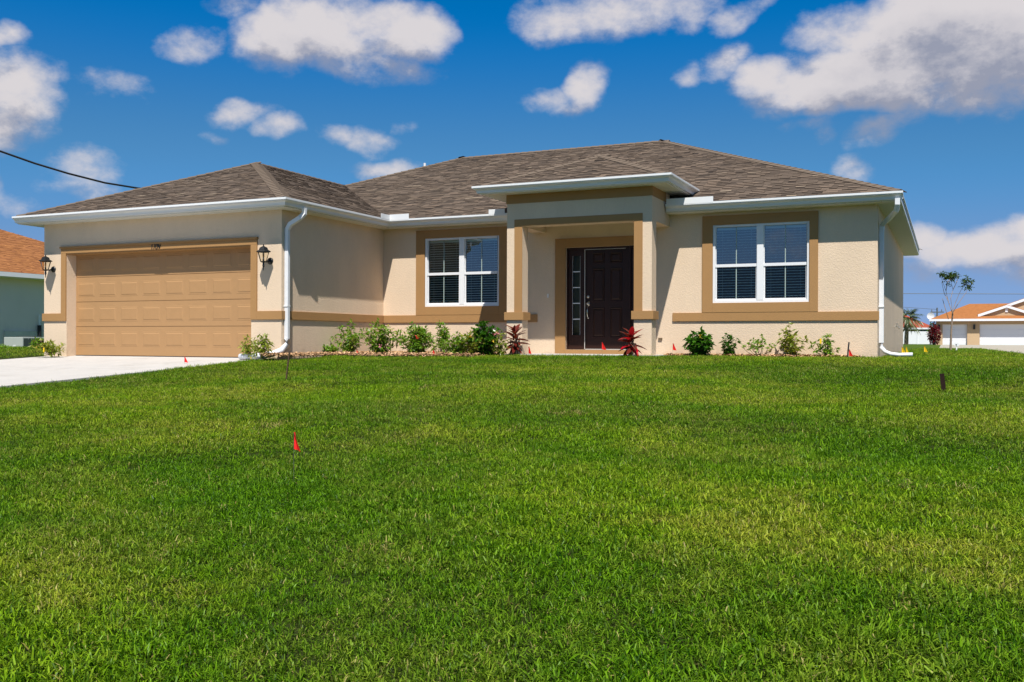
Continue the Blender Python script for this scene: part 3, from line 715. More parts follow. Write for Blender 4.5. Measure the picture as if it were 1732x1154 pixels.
downspout([(-.79, 17.83, 2.47), (-.79, 17.83, 2.37), (-.81, 17.90, 2.27), (-.98, 18.38, 2.17), (-1.08, 18.53, 2.10), (-1.085, 18.54, 1.98), (-1.085, 18.54, -.02)])
m = MB(); m.sweep([(-1.085, 18.54, 0), (-1.08, 18.53, -.10), (-1.02, 18.51, -.18), (-.92, 18.49, -.22), (-.78, 18.48, -.235), (-.56, 18.48, -.225)],
       [(math.cos(a)*.045, math.sin(a)*.036) for a in np.linspace(0, 2*math.pi, 12, endpoint=False)]); m.build('drain_elbow', M['pipe'], H, smooth=True)
# strap brackets on the downspouts
bx('strap', M['white'], H, -11.352, 14.69, .62, -11.262, 14.78, .645); bx('strap', M['white'], H, -1.132, 18.49, .62, -1.04, 18.59, .645)
hb = MB(); hb.tube([(RX, 24.3, .36), (RX+.07, 24.3, .36), (RX+.10, 24.28, .31)], .016, 8); hb.tube([(RX+.05, 24.3, .36), (RX+.05, 24.3, .43)], .008, 6); hb.tube([(RX+.05, 24.22, .43), (RX+.05, 24.38, .43)], .010, 6)
hb.build('hose_tap', M['nickel'], H)
bx('outlet_box', M['stem'], H, -5.11, MF-.03, .025, -5.035, MF, .06)

# house number 1709 (flat digits on the garage trim)
def digit_mesh(segs):
    m = MB()
    for path in segs: m.sweep([(x, 0, z) for x, z in path], [(-.0075, -.003), (.0075, -.003), (.0075, .003), (-.0075, .003)], up=(0, 1, 0))
    return m
def arc(cx, cz, rx, rz_, a0, a1, n=9): return [(cx+rx*math.cos(R(a0+(a1-a0)*i/n)), cz+rz_*math.sin(R(a0+(a1-a0)*i/n))) for i in range(n+1)]
dig = {'1': [[(.0, .075), (.016, .098), (.016, 0)]], '7': [[(-.022, .098), (.026, .098), (.0, 0)]],
       '0': [arc(0, .049, .024, .049, 0, 360, 16)], '9': [arc(0, .070, .023, .028, 0, 360, 14), [(.023, .070), (.018, .03), (-.004, 0)]]}
hn = bx('house_number', M['tan'], H, -14.60, GF-.0345, 1.80, -14.24, GF-.0305, 1.81)
x = -14.545
for ch in '1709':
    dm = digit_mesh(dig[ch]); dm.v = [(a*1.05+x, b+GF-.036, c*1.08+1.800) for a, b, c in dm.v]
    dm.v = [(a+(c-1.806)*.12, b, c) for a, b, c in dm.v]
    dm.build('digit', M['digit'], hn); x += .074 if ch == '7' else .066

# wall lanterns
def lantern(loc, label):
    L = thing('wall_lantern', label, 'wall lamp', loc, 'lanterns beside the garage door')
    lx, ly, lz = loc; oy = ly-.16; ch0 = len(C.objects)
    m = MB(); m.lathe([(0, -.03), (.03, -.028), (.05, -.014), (.056, 0)], 16, (lx, ly, lz-.08), axis='Y'); m.build('wall_plate', M['bronze'], L, smooth=True)
    m = MB(); m.tube([(lx, ly-.02, lz-.08), (lx, ly-.09, lz-.10), (lx, oy, lz-.10), (lx, oy, lz-.06)], .012, 8); m.build('arm', M['bronze'], L, smooth=True)
    m = MB(); m.lathe([(0, -.10), (.006, -.09), (.008, -.05), (.016, -.03), (.012, .02), (.045, .035), (.050, .045), (0, .045)], 10, (lx, oy, lz-.14)); m.build('tail', M['bronze'], L)
    m = MB(); N = 6
    for i in range(N):
        a = 2*math.pi*i/N+.26; c0, s0 = math.cos(a), math.sin(a)
        m.tube([(lx+.046*c0, oy+.046*s0, lz-.098), (lx+.088*c0, oy+.088*s0, lz+.045)], .0045, 4)
    m.lathe([(.092, 0), (.092, .008), (.082, .008), (.082, 0), (.092, 0)], 6, (lx, oy, lz+.042), rot=.26); m.build('cage', M['bronze'], L)
    m = MB(); m.lathe([(.118, 0), (.112, .012), (.075, .03), (.062, .065), (.050, .072), (.02, .085), (.008, .10), (.012, .112), (0, .122)], 6, (lx, oy, lz+.05), rot=.26); m.build('cap', M['bronze'], L)
    m = MB(); m.lathe([(.044, -.096), (.083, .042)], 6, (lx, oy, lz), rot=.26); m.build('glass', M['glass_clear'], L)
    m = MB(); m.lathe([(0, -.03), (.012, -.02), (.014, 0), (.008, .03), (0, .045)], 10, (lx, oy, lz-.01)); m.build('bulb', M['bulb'], L, smooth=True)
    m = MB(); m.tube([(lx, oy, lz-.10), (lx, oy, lz-.04)], .010, 8); m.build('candle', M['wframe'], L); L.scale = (1.25, 1.25, 1.2)
lantern((-11.615, GF, 1.575), 'black lantern with clear glass on the wall between garage door and white downspout')
lantern((-17.32, GF, 1.575), 'black lantern with clear glass on the far left end of the garage front')

# ------------------------------------------------------------------ neighbouring buildings
# left neighbour
N1 = thing('neighbour_house', 'pale house with bright orange shingle roof partly hidden behind the garage at left', 'house', (-37, 24, -.4))
m = MB(); m.box(-45, 15, -.7, -31.5, 33, 2.35); m.build('wall', M['pale_wall'], N1)
e0 = 2.42; fx_ = -30.95
m = MB(); x0_, x1_, y0_, y1_ = -45.6, fx_, 14.4, 33.6; hh = (x1_-x0_)/2; pk = e0+.40*hh
ridge0 = ((x0_+x1_)/2, y0_+hh, pk); ridge1 = ((x0_+x1_)/2, y1_-hh, pk)
A_, B_, C_, D_ = (x0_, y0_, e0), (x1_, y0_, e0), (x1_, y1_, e0), (x0_, y1_, e0)
m.add([A_, B_, C_, D_, ridge0, ridge1], [(0, 1, 4), (1, 2, 5, 4), (2, 3, 5), (3, 0, 4, 5), (0, 3, 2, 1)]); rf = m.build('roof', M['orange_roof'], N1)
N1s = {'r': ([B_, C_, ridge1, ridge0], (0, 1, 0), (-1, 0, .40)), 'f': ([A_, B_, ridge0], (1, 0, 0), (0, 1, .40))}
oro = bpy.data.materials.new('orange_shingle_tabs'); oro.use_nodes = True; T = NT(oro.node_tree); at = T.new('ShaderNodeAttribute'); at.attribute_name = 'tab'
T.link(T.mixc(at.outputs['Fac'], (.18, .06, .016), (.48, .20, .06)), T.n['Principled BSDF'].inputs['Base Color']); T.n['Principled BSDF'].inputs['Roughness'].default_value = .95
for k, (poly, e, s) in N1s.items():
    o = shingles(poly, e, s).build('shingles', oro, rf); o['kind'] = 'stuff'
m = MB(); m.box(x1_, y0_, e0-.17, x1_+.10, y1_, e0-.01); m.box(x0_, y0_-.10, e0-.17, x1_+.1, y0_, e0-.01); m.build('gutter', M['white'], N1)
m = MB(); m.box(x1_-.6, y0_, e0-.19, x1_, y1_, e0-.172); m.build('soffit', M['soffit'], N1)
m = MB(); m.tube([(-31.40, 25.9, -.4), (-31.40, 25.9, .52)], .07, 8); m.build('service_pipe', M['black'], N1)
m = MB(); m.tube([(-31.40, 25.9, .52), (-31.40, 25.9, .92)], .035, 8); m.build('service_pipe', M['white'], N1)
m = MB(); m.box(-31.495, 24.45, -.45, -31.44, 27.6, .30); m.build('foundation_band', mat('stained_block', (.62, .58, .50), .9, vary=.3, vscale=3), N1)
# air conditioner
ac = thing('air_conditioner', 'grey green louvred air conditioner beside the pale house at far left', 'air conditioner', (-29.2, 23.5, -.42))
m = MB(); m.box(-29.75, 22.9, -.50, -28.6, 24.3, -.42); m.build('pad', M['concrete2'], ac)
m = MB(); m.box(-29.62, 23.0, -.42, -28.7, 24.2, .06); m.build('cabinet', M['ac'], ac, bevel=.02)
for i in range(6): bx('louver_panel', M['acd'], ac, -28.7, 23.04+i*.19, -.38, -28.685, 23.04+i*.19+.165, .02)
m = MB(); m.lathe([(.38, 0), (.38, .03), (.08, .04), (0, .04)], 20, (-29.15, 23.6, .06)); m.build('fan_grille', M['acd'], ac)
bx('service_plate', M['nwhite'], ac, -29.15, 22.985, -.40, -29.03, 23.0, -.22)

# right neighbour, about 100 m away
Y2 = 106.
N2 = thing('neighbour_house', 'distant tan house with orange roof, white gables and two white garage doors at right', 'house', (5, Y2+6, -.33))
gnd = -.345
def nb(name, mt, x0, y0, z0, x1, y1, z1): return bx(name, mt, N2, x0, y0, z0, x1, y1, z1)
m = MB(); m.box(-1.05, Y2, gnd, -.455, Y2+.3, 2.25); m.box(1.795, Y2, gnd, 2.90, Y2+.3, 2.25); m.box(-.455, Y2, 1.76, 1.795, Y2+.3, 2.25); m.box(2.90, Y2, 1.76, 7.8, Y2+.3, 2.25); m.box(7.8, Y2, gnd, 14, Y2+.3, 2.25)
m.box(-1.05, Y2+.9, gnd, 14, Y2+9, 2.25); m.box(-1.05, Y2+.3, gnd, -.455, Y2+.9, 2.25); m.box(1.95, Y2+.3, gnd, 2.90, Y2+.9, 2.25); m.build('wall', M['nwall'], N2)
d1 = nb('garage_door', M['nwhite'], -.455, Y2+.30, gnd, 1.795, Y2+.40, 1.76); d2 = nb('garage_door', M['nwhite'], 2.90, Y2+.25, gnd, 7.8, Y2+.35, 1.76)
for k in range(4):
    bx('door_section', M['nwhite'], d1, -.43, Y2+.27, gnd+.02+k*.525, 1.77, Y2+.30, gnd+.52+k*.525); bx('door_section', M['nwhite'], d2, 2.93, Y2+.22, gnd+.02+k*.525, 7.77, Y2+.25, gnd+.52+k*.525)
for xx in (-1.0+.25, 2.42): nb('wall_light', M['bronze'], xx-.09, Y2-.2, 1.25, xx+.09, Y2, 1.72)
m = MB(); ea = 2.27
m.add([(-1.65, Y2-.6, ea), (15, Y2-.6, ea), (15, Y2+9.6, ea), (-1.65, Y2+9.6, ea), (2.05, Y2+4.5, 3.95), (15, Y2+4.5, 3.95)], [(0, 1, 5, 4), (1, 2, 5), (2, 3, 4, 5), (3, 0, 4), (0, 3, 2, 1)]); m.build('roof', M['orange_roof'], N2)
m = MB(); m.box(-1.65, Y2-.7, ea-.2, 15, Y2-.6, ea+.02); m.build('gutter', M['nwhite'], N2)
def gable(x0, xa, za, z0, Y, depth):
    x2 = 2*xa-x0; m = MB(); m.prism([(x0+.35, Y, z0), (x2-.35, Y, z0), (xa, Y, za-.2)], [(x0+.35, Y+depth, z0), (x2-.35, Y+depth, z0), (xa, Y+depth, za-.2)]); m.build('gable_wall', M['nwall'], N2)
    for sgn in (-1, 1):
        xe_ = xa+sgn*(xa-x0); m = MB(); q = [(xe_, Y-.25, z0-.15), (xa, Y-.25, za-.22), (xa, Y-.25, za+.02), (xe_, Y-.25, z0+.12)]
        m.prism(q, [(a, Y-.1, c) for a, b, c in q]); m.build('rake_board', M['nwhite'], N2)
        m = MB(); q = [(xe_, Y-.25, z0+.10), (xa, Y-.25, za), (xa, Y-.25, za+.06), (xe_, Y-.25, z0+.16)]
        m.prism([(a, Y-.2, c) for a, b, c in q], [(a, Y+depth, c) for a, b, c in q]); m.build('gable_roof', M['orange_roof'], N2)
gable(2.75, 5.30, 3.62, 2.62, Y2+.45, 3.5); gable(2.75, 9.4, 5.2, 2.62, Y2+.95, 5.)
nb('gable_vent', M['nwhite'], 5.18, Y2+.37, 2.95, 5.42, Y2+.45, 3.35)
# neighbour's drive
def flatpoly(name, pts, mt, z, kind='structure'):
    m = MB(); m.prism([(x, y, z-.1) for x, y in pts], [(x, y, z) for x, y in pts]); return setp(m.build(name, mt), kind=kind)
flatpoly('neighbour_driveway', [(-.6, Y2), (-.36, 51), (1.45, 52), (1.25, 41), (1.53, 31.6), (1.67, 26), (14, 26), (40, 60), (14, Y2)], M['concrete2'], -.295)
# red roofed house further away
N3 = thing('distant_house', 'small far house with dark red roof behind the white fence', 'house', (-8, 178, -.3))
bx('wall', M['nwall'], N3, -14, 172, -.4, -2.6, 182, 2.2); bx('window', mat('teal_glass', (.03, .09, .10), .2), N3, -4.1, 171.9, .9, -3.0, 172, 2.0)
bx('window_frame', M['nwhite'], N3, -4.25, 171.95, .8, -4.1, 172, 2.1)
m = MB(); m.add([(-15, 171.2, 2.3), (-1.8, 171.2, 2.3), (-1.8, 183, 2.3), (-15, 183, 2.3), (-8.6, 177, 5.3), (-8.0, 177, 5.3)], [(0, 1, 5, 4), (1, 2, 5), (2, 3, 4, 5), (3, 0, 4), (0, 3, 2, 1)]); m.build('roof', M['red_roof'], N3)
bx('fascia', M['nwhite'], N3, -15, 171.0, 2.05, -1.8, 171.2, 2.32)
# fence
FN = thing('fence', 'white panel fence far behind the lawn between palm and tan house', 'fence', (-4, 135, -.3))
for i in range(6):
    xx = -9.6+i*1.52; bx('fence_panel', M['nwhite'], FN, xx+.06, 135, -.3, xx+1.46, 135.05, 1.35); bx('fence_post', M['nwhite'], FN, xx-.06, 134.95, -.35, xx+.06, 135.1, 1.45)
# wires, pole, dish
def sag(p0, p1, s, n=14): return [tuple(Vector(p0).lerp(Vector(p1), i/n)-Vector((0, 0, 4*s*(i/n)*(1-i/n)))) for i in range(n+1)]
up_ = thing('utility_pole', 'thin dark utility pole with crossarm far behind the fence', 'pole', (-1.15, 128, -.3))
m = MB(); m.tube([(-1.15, 128, -.4), (-1.15, 128, 4.15)], .09, 8); m.build('pole', M['steel'], up_); bx('crossarm', M['steel'], up_, -1.9, 127.9, 3.55, -.4, 128.1, 3.68)
for dx_ in (-.6, .5): bx('insulator', M['steel'], up_, -1.15+dx_-.05, 127.95, 3.68, -1.15+dx_+.05, 128.05, 3.95)
m = MB(); m.tube(sag((-40, 126, 6.6), (40, 126, 4.9), .0), .035, 4); setp(m.build('power_line', M['steel']), 'long thin power line crossing the sky above the tan house at right', 'cable')
m = MB(); m.tube(sag((-40, 150, 8.6), (-1.15, 128, 3.95), .2), .022, 4); setp(m.build('power_line', M['steel']), 'faint lower wire running down to the thin utility pole', 'cable')
m = MB(); m.tube([(-34, 12, 8.35), (-31.5, 16, 7.42), (-29.9, 19.2, 6.72)]+[(-28.539, 22, 6.20), (-28.15, 23, 5.94), (-27.702, 24, 5.72), (-27.62, 25.5, 5.62), (-27.608, 27, 5.65), (-27.7, 31, 5.9), (-28, 36, 6.5)], .035, 6)
setp(m.build('power_line', M['black']), 'thick black cable sagging down to the garage roof at upper left', 'cable')
ds_ = thing('satellite_dish', 'pale round satellite dish above the hedge beside the thin pole', 'satellite dish', (-1.75, 120, .4))
m = MB(); m.lathe([(0, 0), (.22, -.03), (.4, -.08)], 18, (-1.75, 120, 2.95), axis='Y'); m.build('dish', M['nwhite'], ds_); m = MB(); m.tube([(-1.75, 120.05, -.4), (-1.75, 120.05, 2.9)], .05, 6); m.build('mast', M['steel'], ds_)

# ------------------------------------------------------------------ plants
def leaf_fan(m, p, d, L, w, droop=.3, seg=2):
    d = Vector(d).normalized(); up = Vector((0, 0, 1)); sd_ = d.cross(up)
    if sd_.length < .1: sd_ = Vector((1, 0, 0))
    sd_.normalize(); sd_ = (sd_*math.cos(r1 := random.uniform(-.6, .6)) + d.cross(sd_)*math.sin(r1)).normalized()
    p = Vector(p); a = p+d*L*.45-up*droop*L*.1; b = p+d*L-up*droop*L*.5
    nrm = sd_.cross(d).normalized()*w*.25
    n = len(m.v); m.add([p, a-sd_*w/2+nrm, a-up*.0, a+sd_*w/2+nrm, b], [(0, 1, 2), (0, 2, 3), (1, 4, 2), (2, 4, 3)])
def shrub(x, y, h, w, label, kind='leaf', nst=5, leaves=16, L=.055, lw=.022, bare=.1, group='young shrubs along the front walls', flowers=None, seed=0, lean=0):
    random.seed(seed*31+5); z = max(gz(x, y), -.33)-.01
    t = thing('shrub', label, 'shrub', (x, y, z), group)
    st = MB(); fo = MB()
    for i in range(int(nst*1.4)):
        a = random.uniform(0, 6.28); rr = random.uniform(.3, 1.25)*w/2 if i else w*.06
        hh_ = h*(1-.36*(rr/(w/2))**1.3)*random.uniform(.86, 1.0) if i else h*.95
        tip = Vector((x+math.cos(a)*rr+lean*hh_, y+math.sin(a)*rr*.7, z+hh_)); b0 = Vector((x+random.uniform(-.03, .03), y+random.uniform(-.03, .03), z))
        mid = b0.lerp(tip, .5)+Vector((math.cos(a)*rr*.15, math.sin(a)*rr*.15, 0)); st.tube([b0, mid, tip], .005, 4, radii=[1.1, .8, .45])
        n = int(leaves*1.85*hh_/h)
        for k in range(n):
            f = bare+(1-bare)*(k+random.random())/n; q = b0.lerp(mid, f*2) if f < .5 else mid.lerp(tip, f*2-1)
            aa = k*2.4+random.uniform(-.5, .5); el_ = random.uniform(-.1, .8) if f < .93 else random.uniform(.3, 1.3)
            dd = Vector((math.cos(aa)*math.cos(el_), math.sin(aa)*math.cos(el_), math.sin(el_)))
            # short side twig with a whorl of leaves
            tw = q+dd*random.uniform(.01, .07)*(1.2-f*.5); st.tube([q, tw], .0022, 3)
            for j in range(random.choice((3, 4, 5, 6))):
                da = dd+Vector((random.gauss(0, .7), random.gauss(0, .7), random.gauss(.1, .5)))
                leaf_fan(fo, tw, da, L*random.uniform(.85, 1.6), lw*random.uniform(1.1, 1.6), random.uniform(.1, .9))
    st.build('stem', M['stem'], t); f_ = fo.build('foliage', M[kind], t); f_['kind'] = 'stuff'
    for (dx_, dz_, mt) in (flowers or []):
        fl = MB()
        for k in range(14):
            d_ = Vector((random.gauss(0, 1), random.gauss(-.4, .8), random.gauss(.3, .8))).normalized()
            leaf_fan(fl, (x+dx_+random.gauss(0, .014), y-w*.35, z+dz_+random.gauss(0, .012)), d_, .028, .022, .2)
        fl.build('flower', M[mt], t)
    return t
def PX(px, Y, py=600):
    d = pray(px, py); return d.x*Y/d.y
def HZ(px, py, Y):
    d = pray(px, py); return d.z*Y/d.y
SH = [ # px, Y, top py, width, label, kind, nst, leaves, L, lw, bare, flowers
 (86, 14.25, 577, .62, 'leafy shrub with yellow tag at the far left corner of the garage', 'leafy', 8, 8, .075, .026, .15, None),
 (418, 14.30, 568, .26, 'sparse yellowish shrub just left of the drain pipe end at the garage corner', 'leafy', 4, 8, .08, .026, .1, None),
 (443, 14.15, 565, .52, 'sparse open shrub over the drain pipe beside the white downspout', 'leafy', 6, 7, .085, .026, .15, None),
 (551, 16.1, 582, .45, 'lowest bushy shrub at left end of the mulch bed', 'leaf', 9, 9, .07, .026, .05, None),
 (572, 16.7, 574, .40, 'small low shrub between the lowest shrub and the tall pointed one in the mulch bed', 'leaf', 5, 8, .07, .026, .2, None),
 (592, 16.3, 541, .62, 'tall shrub with side arms, first tall one right of the downspout', 'leaf', 8, 14, .072, .026, .1, None),
 (641, 16.3, 538, .68, 'tallest pyramid shaped shrub in front of the inside wall corner', 'leaf', 13, 14, .072, .026, .05, [(.20, .2, 'flowerp')]),
 (701, 16.3, 544, .72, 'broad bushy shrub under the left part of the left window', 'leaf', 15, 15, .075, .027, .05, [(.22, .36, 'red')]),
 (745, 16.9, 542, .46, 'slender pale shrub set back below the middle of the left window', 'leaf', 6, 14, .075, .027, .2, None),
 (772, 16.3, 561, .60, 'low round shrub below the right half of the left window', 'leaf', 13, 10, .072, .026, .05, None),
 (800, 16.3, 554, .50, 'yellow flecked shrub between the low round shrub and the dark green bush', 'leafy', 10, 10, .07, .025, .05, [(.05, .38, 'flowery')]),
 (822, 16.4, 541, .56, 'dark glossy green bush left of the pink flowered plant', 'leafd', 14, 13, .08, .045, .05, None),
 (845, 16.3, 560, .36, 'small shrub with pink flowers beside the left porch column', 'leafy', 7, 8, .065, .022, .1, [(-.03, .42, 'flowerp'), (.03, .44, 'flowerp'), (-.06, .30, 'flowery')]),
 (1184, 17.75, 556, .46, 'dense dark green round bush, first right of the porch', 'leafd', 17, 11, .075, .045, .0, [(.05, .40, 'flowery')]),
 (1233, 17.9, 561, .36, 'small upright shrub between the dense bush and the bare stemmed one', 'leafd', 5, 9, .07, .032, .1, None),
 (1287, 17.9, 565, .54, 'sparse shrub with bare fanned stems under the right window', 'leaf', 8, 5, .05, .026, .5, None),
 (1338, 17.9, 547, .48, 'tallest open shrub under the right half of the right window', 'leafy', 7, 10, .07, .03, .1, None),
 (1398, 17.9, 562, .42, 'rightmost small shrub near the house corner with yellow tag', 'leaf', 6, 7, .065, .03, .15, None),
]
for i, (px, Yp, top, w, lab, kd, ns, lv, L, lw, br, fl) in enumerate(SH):
    x = PX(px, Yp); z = max(gz(x, Yp), -.33); h = HZ(px, top, Yp)-z-.01; w *= 1.12
    shrub(x, Yp, h, w, lab, kd, ns, lv, L, lw, br, flowers=fl, seed=i)
# small yellow plant tags
def plant_tag(px, py, Yt, label):
    x, z = PX(px, Yt, py), HZ(px, py, Yt); t = thing('plant_tag', label, 'tag', (x, Yt, z), 'yellow plant tags')
    m = MB(); m.box(x-.016, Yt, z-.045, x+.016, Yt+.002, z+.045); m.build('card', M['yellow'], t)
plant_tag(74, 592, 13.9, 'yellow tag on the shrub at the far left garage corner'); plant_tag(1388, 577, 17.65, 'yellow tag on the rightmost small shrub')

def cordyline(x, y, h, w, label, mats, n=26, seed=1):
    random.seed(seed); z = -.29; t = thing('cordyline', label, 'plant', (x, y, z), 'red leaved cordylines at the porch columns')
    st = MB()
    for k in range(5): st.tube([(x+random.uniform(-.05, .05), y+random.uniform(-.04, .04), z), (x+random.uniform(-.12, .12), y+random.uniform(-.05, .05), z+h*random.uniform(.35, .6))], .010, 5)
    st.build('stem', M['stem'], t)
    lm = []
    for mt in mats:
        for v in range(2):
            m = MB(); L = 1.0; pts = []; N = 6; cv = random.uniform(.25, .5)
            for i in range(N+1):
                f = i/N; ww = .17*math.sin(math.pi*min(1, f*.86+.12))**.8*(1-f*.25) if f < 1 else 0.002
                c = Vector((f*L, 0, -cv*f*f*.6)); pts += [c+Vector((0, -ww, ww*.5)), c, c+Vector((0, ww, ww*.5))]
            m.add(pts, [(i*3+j, i*3+3+j, i*3+4+j, i*3+1+j) for i in range(N) for j in range(2)]); lm.append(m.mesh('leaf', M[mt], smooth=True))
    for k in range(n):
        f = k/n; zz = z+h*(.22+.48*f); a = k*2.4+random.uniform(-.3, .3); pit = -.45+1.45*f+random.uniform(-.32, .28)
        L = w*.5*random.uniform(.8, 1.15)*(1 if f < .8 else .9)
        me = lm[(2 if (len(mats) > 1 and random.random() < .35) else 0)+(k % 2)]
        o = link('leaf', me, t, Vector((random.uniform(-.03, .03), random.uniform(-.03, .03), zz-z)))
        o.rotation_euler = (random.uniform(-.3, .3), -pit, a); o.scale = (L, L*1.15, L)
x = PX(871, 16.70); cordyline(x, 16.68, HZ(871, 541, 16.7)+.27, .50, 'dark maroon cordyline in front of the left porch column', ['cordy'], 34, 4)
x = PX(1067, 16.6); cordyline(x, 16.62, HZ(1067, 548, 16.6)+.27, .56, 'bright crimson and maroon cordyline in front of the right porch column', ['cordy', 'cordyr'], 26, 9)

# young street tree
def young_tree():
    random.seed(21); x, y = .10, 36.; z = gz(x, y); t = thing('young_tree', 'young thin tree with bare branches and tufts of leaves beside the tan house', 'tree', (x, y, z))
    tr = MB(); tr.tube([(x, y, z-.05), (x+.02, y, z+.7), (x+.06, y, z+1.25)], .035, 7, radii=[1.2, .9, .75]); fo = MB(); br = MB()
    top = Vector((x+.06, y, z+1.25))
    def P(px, py): return Vector((PX(px, 36, py), y+random.uniform(-.25, .25), HZ(px, py, 36)))
    base = P(1611, 530)
    lines = [[base, P(1604, 510), P(1600, 492), P(1592, 470)], [base, P(1608, 505), P(1612, 490), P(1606, 466)], [base, P(1616, 512), P(1622, 498), P(1632, 478)],
             [base, P(1620, 515), P(1634, 495), P(1640, 480)], [P(1604, 510), P(1597, 496), P(1593, 478)], [P(1612, 490), P(1618, 478), P(1620, 470)], [P(1604, 540), P(1594, 505)], [P(1600, 492), P(1603, 478), P(1612, 466)]]
    for l in lines: br.tube(l, .013, 5, radii=[1, .75, .55, .35][:len(l)])
    tr.tube([top, base], .024, 6)
    for (px, py, rr, n) in ((1594, 464, .11, 60), (1601, 468, .12, 55), (1608, 468, .15, 140), (1614, 466, .13, 100), (1604, 480, .09, 14), (1633, 474, .13, 70), (1641, 477, .10, 50), (1638, 486, .11, 50), (1629, 484, .08, 12)):
        c = P(px, py); c.y = y
        for k in range(n):
            q = c+Vector((random.gauss(0, rr*.55), random.gauss(0, rr*.7), random.gauss(0, rr*.45))); leaf_fan(fo, q, (random.gauss(0, 1), random.gauss(0, 1), random.gauss(0, .6)), .10, .055, .4)
    tr.build('trunk', M['bark'], t); br.build('branches', M['bark'], t); f = fo.build('crown', M['treeleaf'], t); f['kind'] = 'stuff'
young_tree()
# marker post by the tree
mp = thing('marker_post', 'short white marker post on the grass right of the young tree', 'post', (.27, 34, -.3))
bx('post', M['nwhite'], mp, .25, 34, -.35, .29, 34.04, -.02); bx('plate', M['nwhite'], mp, .21, 33.99, -.14, .34, 34.0, -.02); bx('label_strip', M['bronze'], mp, .24, 33.985, -.11, .28, 33.99, -.075)

# palm
def palm():
    random.seed(3); x, y, z = -4.25, 118., gz(-4, 118); t = thing('palm_tree', 'dusty green palm with drooping fronds at the back corner of the house', 'palm tree', (x, y, z))
    m = MB(); m.tube([(x, y, z), (x+.1, y, z+3.1)], .22, 9, radii=[1.1, .8]); m.build('trunk', M['ptrunk'], t); fr = MB()
    for k in range(44):
        a = k*2.4; el_ = random.uniform(-.9, 1.25); c = Vector((x+.1, y, z+3.1)); d = Vector((math.cos(a)*math.cos(el_), math.sin(a)*math.cos(el_), math.sin(el_))); L = random.uniform(1.1, 1.7)
        for s_ in range(7):
            f = .35+.65*s_/6; q = c+d*L*f-Vector((0, 0, .5*f*f*L*.6))
            for sg_ in (-1, 1):
                sd_ = d.cross(Vector((0, 0, 1))).normalized()*sg_; leaf_fan(fr, q, d*.8+sd_*.8+Vector((0, 0, -.5)), .65, .09, .8)
    f = fr.build('fronds', M['palm'], t); f['kind'] = 'stuff'
palm()
def blobplant(name, label, cat, x, y, w, h, mt, n, L, lw):
    z = gz(x, y); t = thing(name, label, cat, (x, y, z)); st = MB(); fo = MB()
    for k in range(5): st.tube([(x, y, z), (x+random.uniform(-.4, .4)*w, y+random.uniform(-.3, .3)*w, z+h*.75)], .04, 4)
    for k in range(n):
        u = Vector((random.gauss(0, 1), random.gauss(0, 1), random.gauss(0, 1))).normalized()*random.uniform(.55, 1.05)*(1+.25*noise.noise(Vector((k*.37, 0, 0))))
        leaf_fan(fo, (x+u.x*w/2, y+u.y*w/2, z+h*.52+u.z*h*.48), (random.gauss(0, 1), random.gauss(0, 1), random.gauss(0, .7)), L, lw, .3)
    st.build('stem', M['stem'], t); f = fo.build('foliage', M[mt], t); f['kind'] = 'stuff'
random.seed(12)
blobplant('bougainvillea', 'dark red bougainvillea bush at the left corner of the tan house', 'bush', PX(1580, 104), 104, 1.15, 2.0, 'boug', 700, .22, .14)
blobplant('bush', 'rounded green bush behind the tan house near the satellite dish', 'bush', PX(1588, 116), 116, 2.2, 3.1, 'leafd', 700, .3, .16)
blobplant('bush', 'green bush by the air conditioner at the left edge', 'bush', -23.6, 18.0, .8, .15, 'leaf', 500, .07, .035)
blobplant('bush', 'small leafy bush between air conditioner and garage corner', 'bush', -21.15, 17.5, .5, .34, 'leaf', 400, .08, .04)

# ------------------------------------------------------------------ flags and stakes
def flag(px, py, Yf, label, mt='red', size=.1, turn=0.3, group='red marking flags in the lawn', gh=None, tilt=0.):
    """py = bottom of the flag triangle"""
    x, zf = PX(px, Yf, py), HZ(px, py, Yf); z = gz(x, Yf); zf = max(zf, z+.03)
    t = thing('marking_flag', label, 'flag', (x, Yf, z), group)
    m = MB(); m.tube([(x, Yf, z-.03), (x+tilt*.3, Yf, zf), (x+tilt*.6, Yf, zf+size)], .0016, 5); m.build('wire', M['wire'], t)
    m = MB(); c, s = math.cos(turn), math.sin(turn); n = 5; vs = []
    for i in range(n+1):
        f = i/n; wv = .008*math.sin(f*5)
        for j in range(n+1):
            g_ = j/n; u = f*size*.62*(1-g_*.88)      # triangular, droops from the wire
            vs.append((x+tilt*.6+c*u-s*wv, Yf+s*u+c*wv, zf+size*g_-f*size*.10*(1-g_)))
    m.add(vs, [(i*(n+1)+j, (i+1)*(n+1)+j, (i+1)*(n+1)+j+1, i*(n+1)+j+1) for i in range(n) for j in range(n)]); m.build('flag_sheet', M[mt], t)
flag(497, 760, 4.37, 'red marking flag in the middle of the lawn, nearest of all flags', size=.095, turn=-.15)
flag(312, 613, 13.2, 'red marking flag at the edge of the driveway', size=.10, turn=.9)
flag(603, 609, 15.9, 'red marking flag before the mulch bed by the tall pointed shrubs', size=.09)
flag(732, 607, 15.9, 'red marking flag before the mulch bed below the left window', size=.10)
flag(894, 598, 16.6, 'slim red marking flag right behind the left porch column', size=.13, turn=1.3)
flag(1018, 591, 16.4, 'red marking flag standing in front of the dark front door', size=.13)
flag(1138, 592, 17.4, 'red marking flag against the wall right of the porch', size=.12, turn=.8)
flag(1436, 602, 17.5, 'red marking flag beside the black stake near the right house corner', size=.11)
YG = 'yellow marking flags by the right side wall'
flag(1525, 600, 19.5, 'yellow marking flag closest to the right side wall of the house', 'yellow', .15, group=YG)
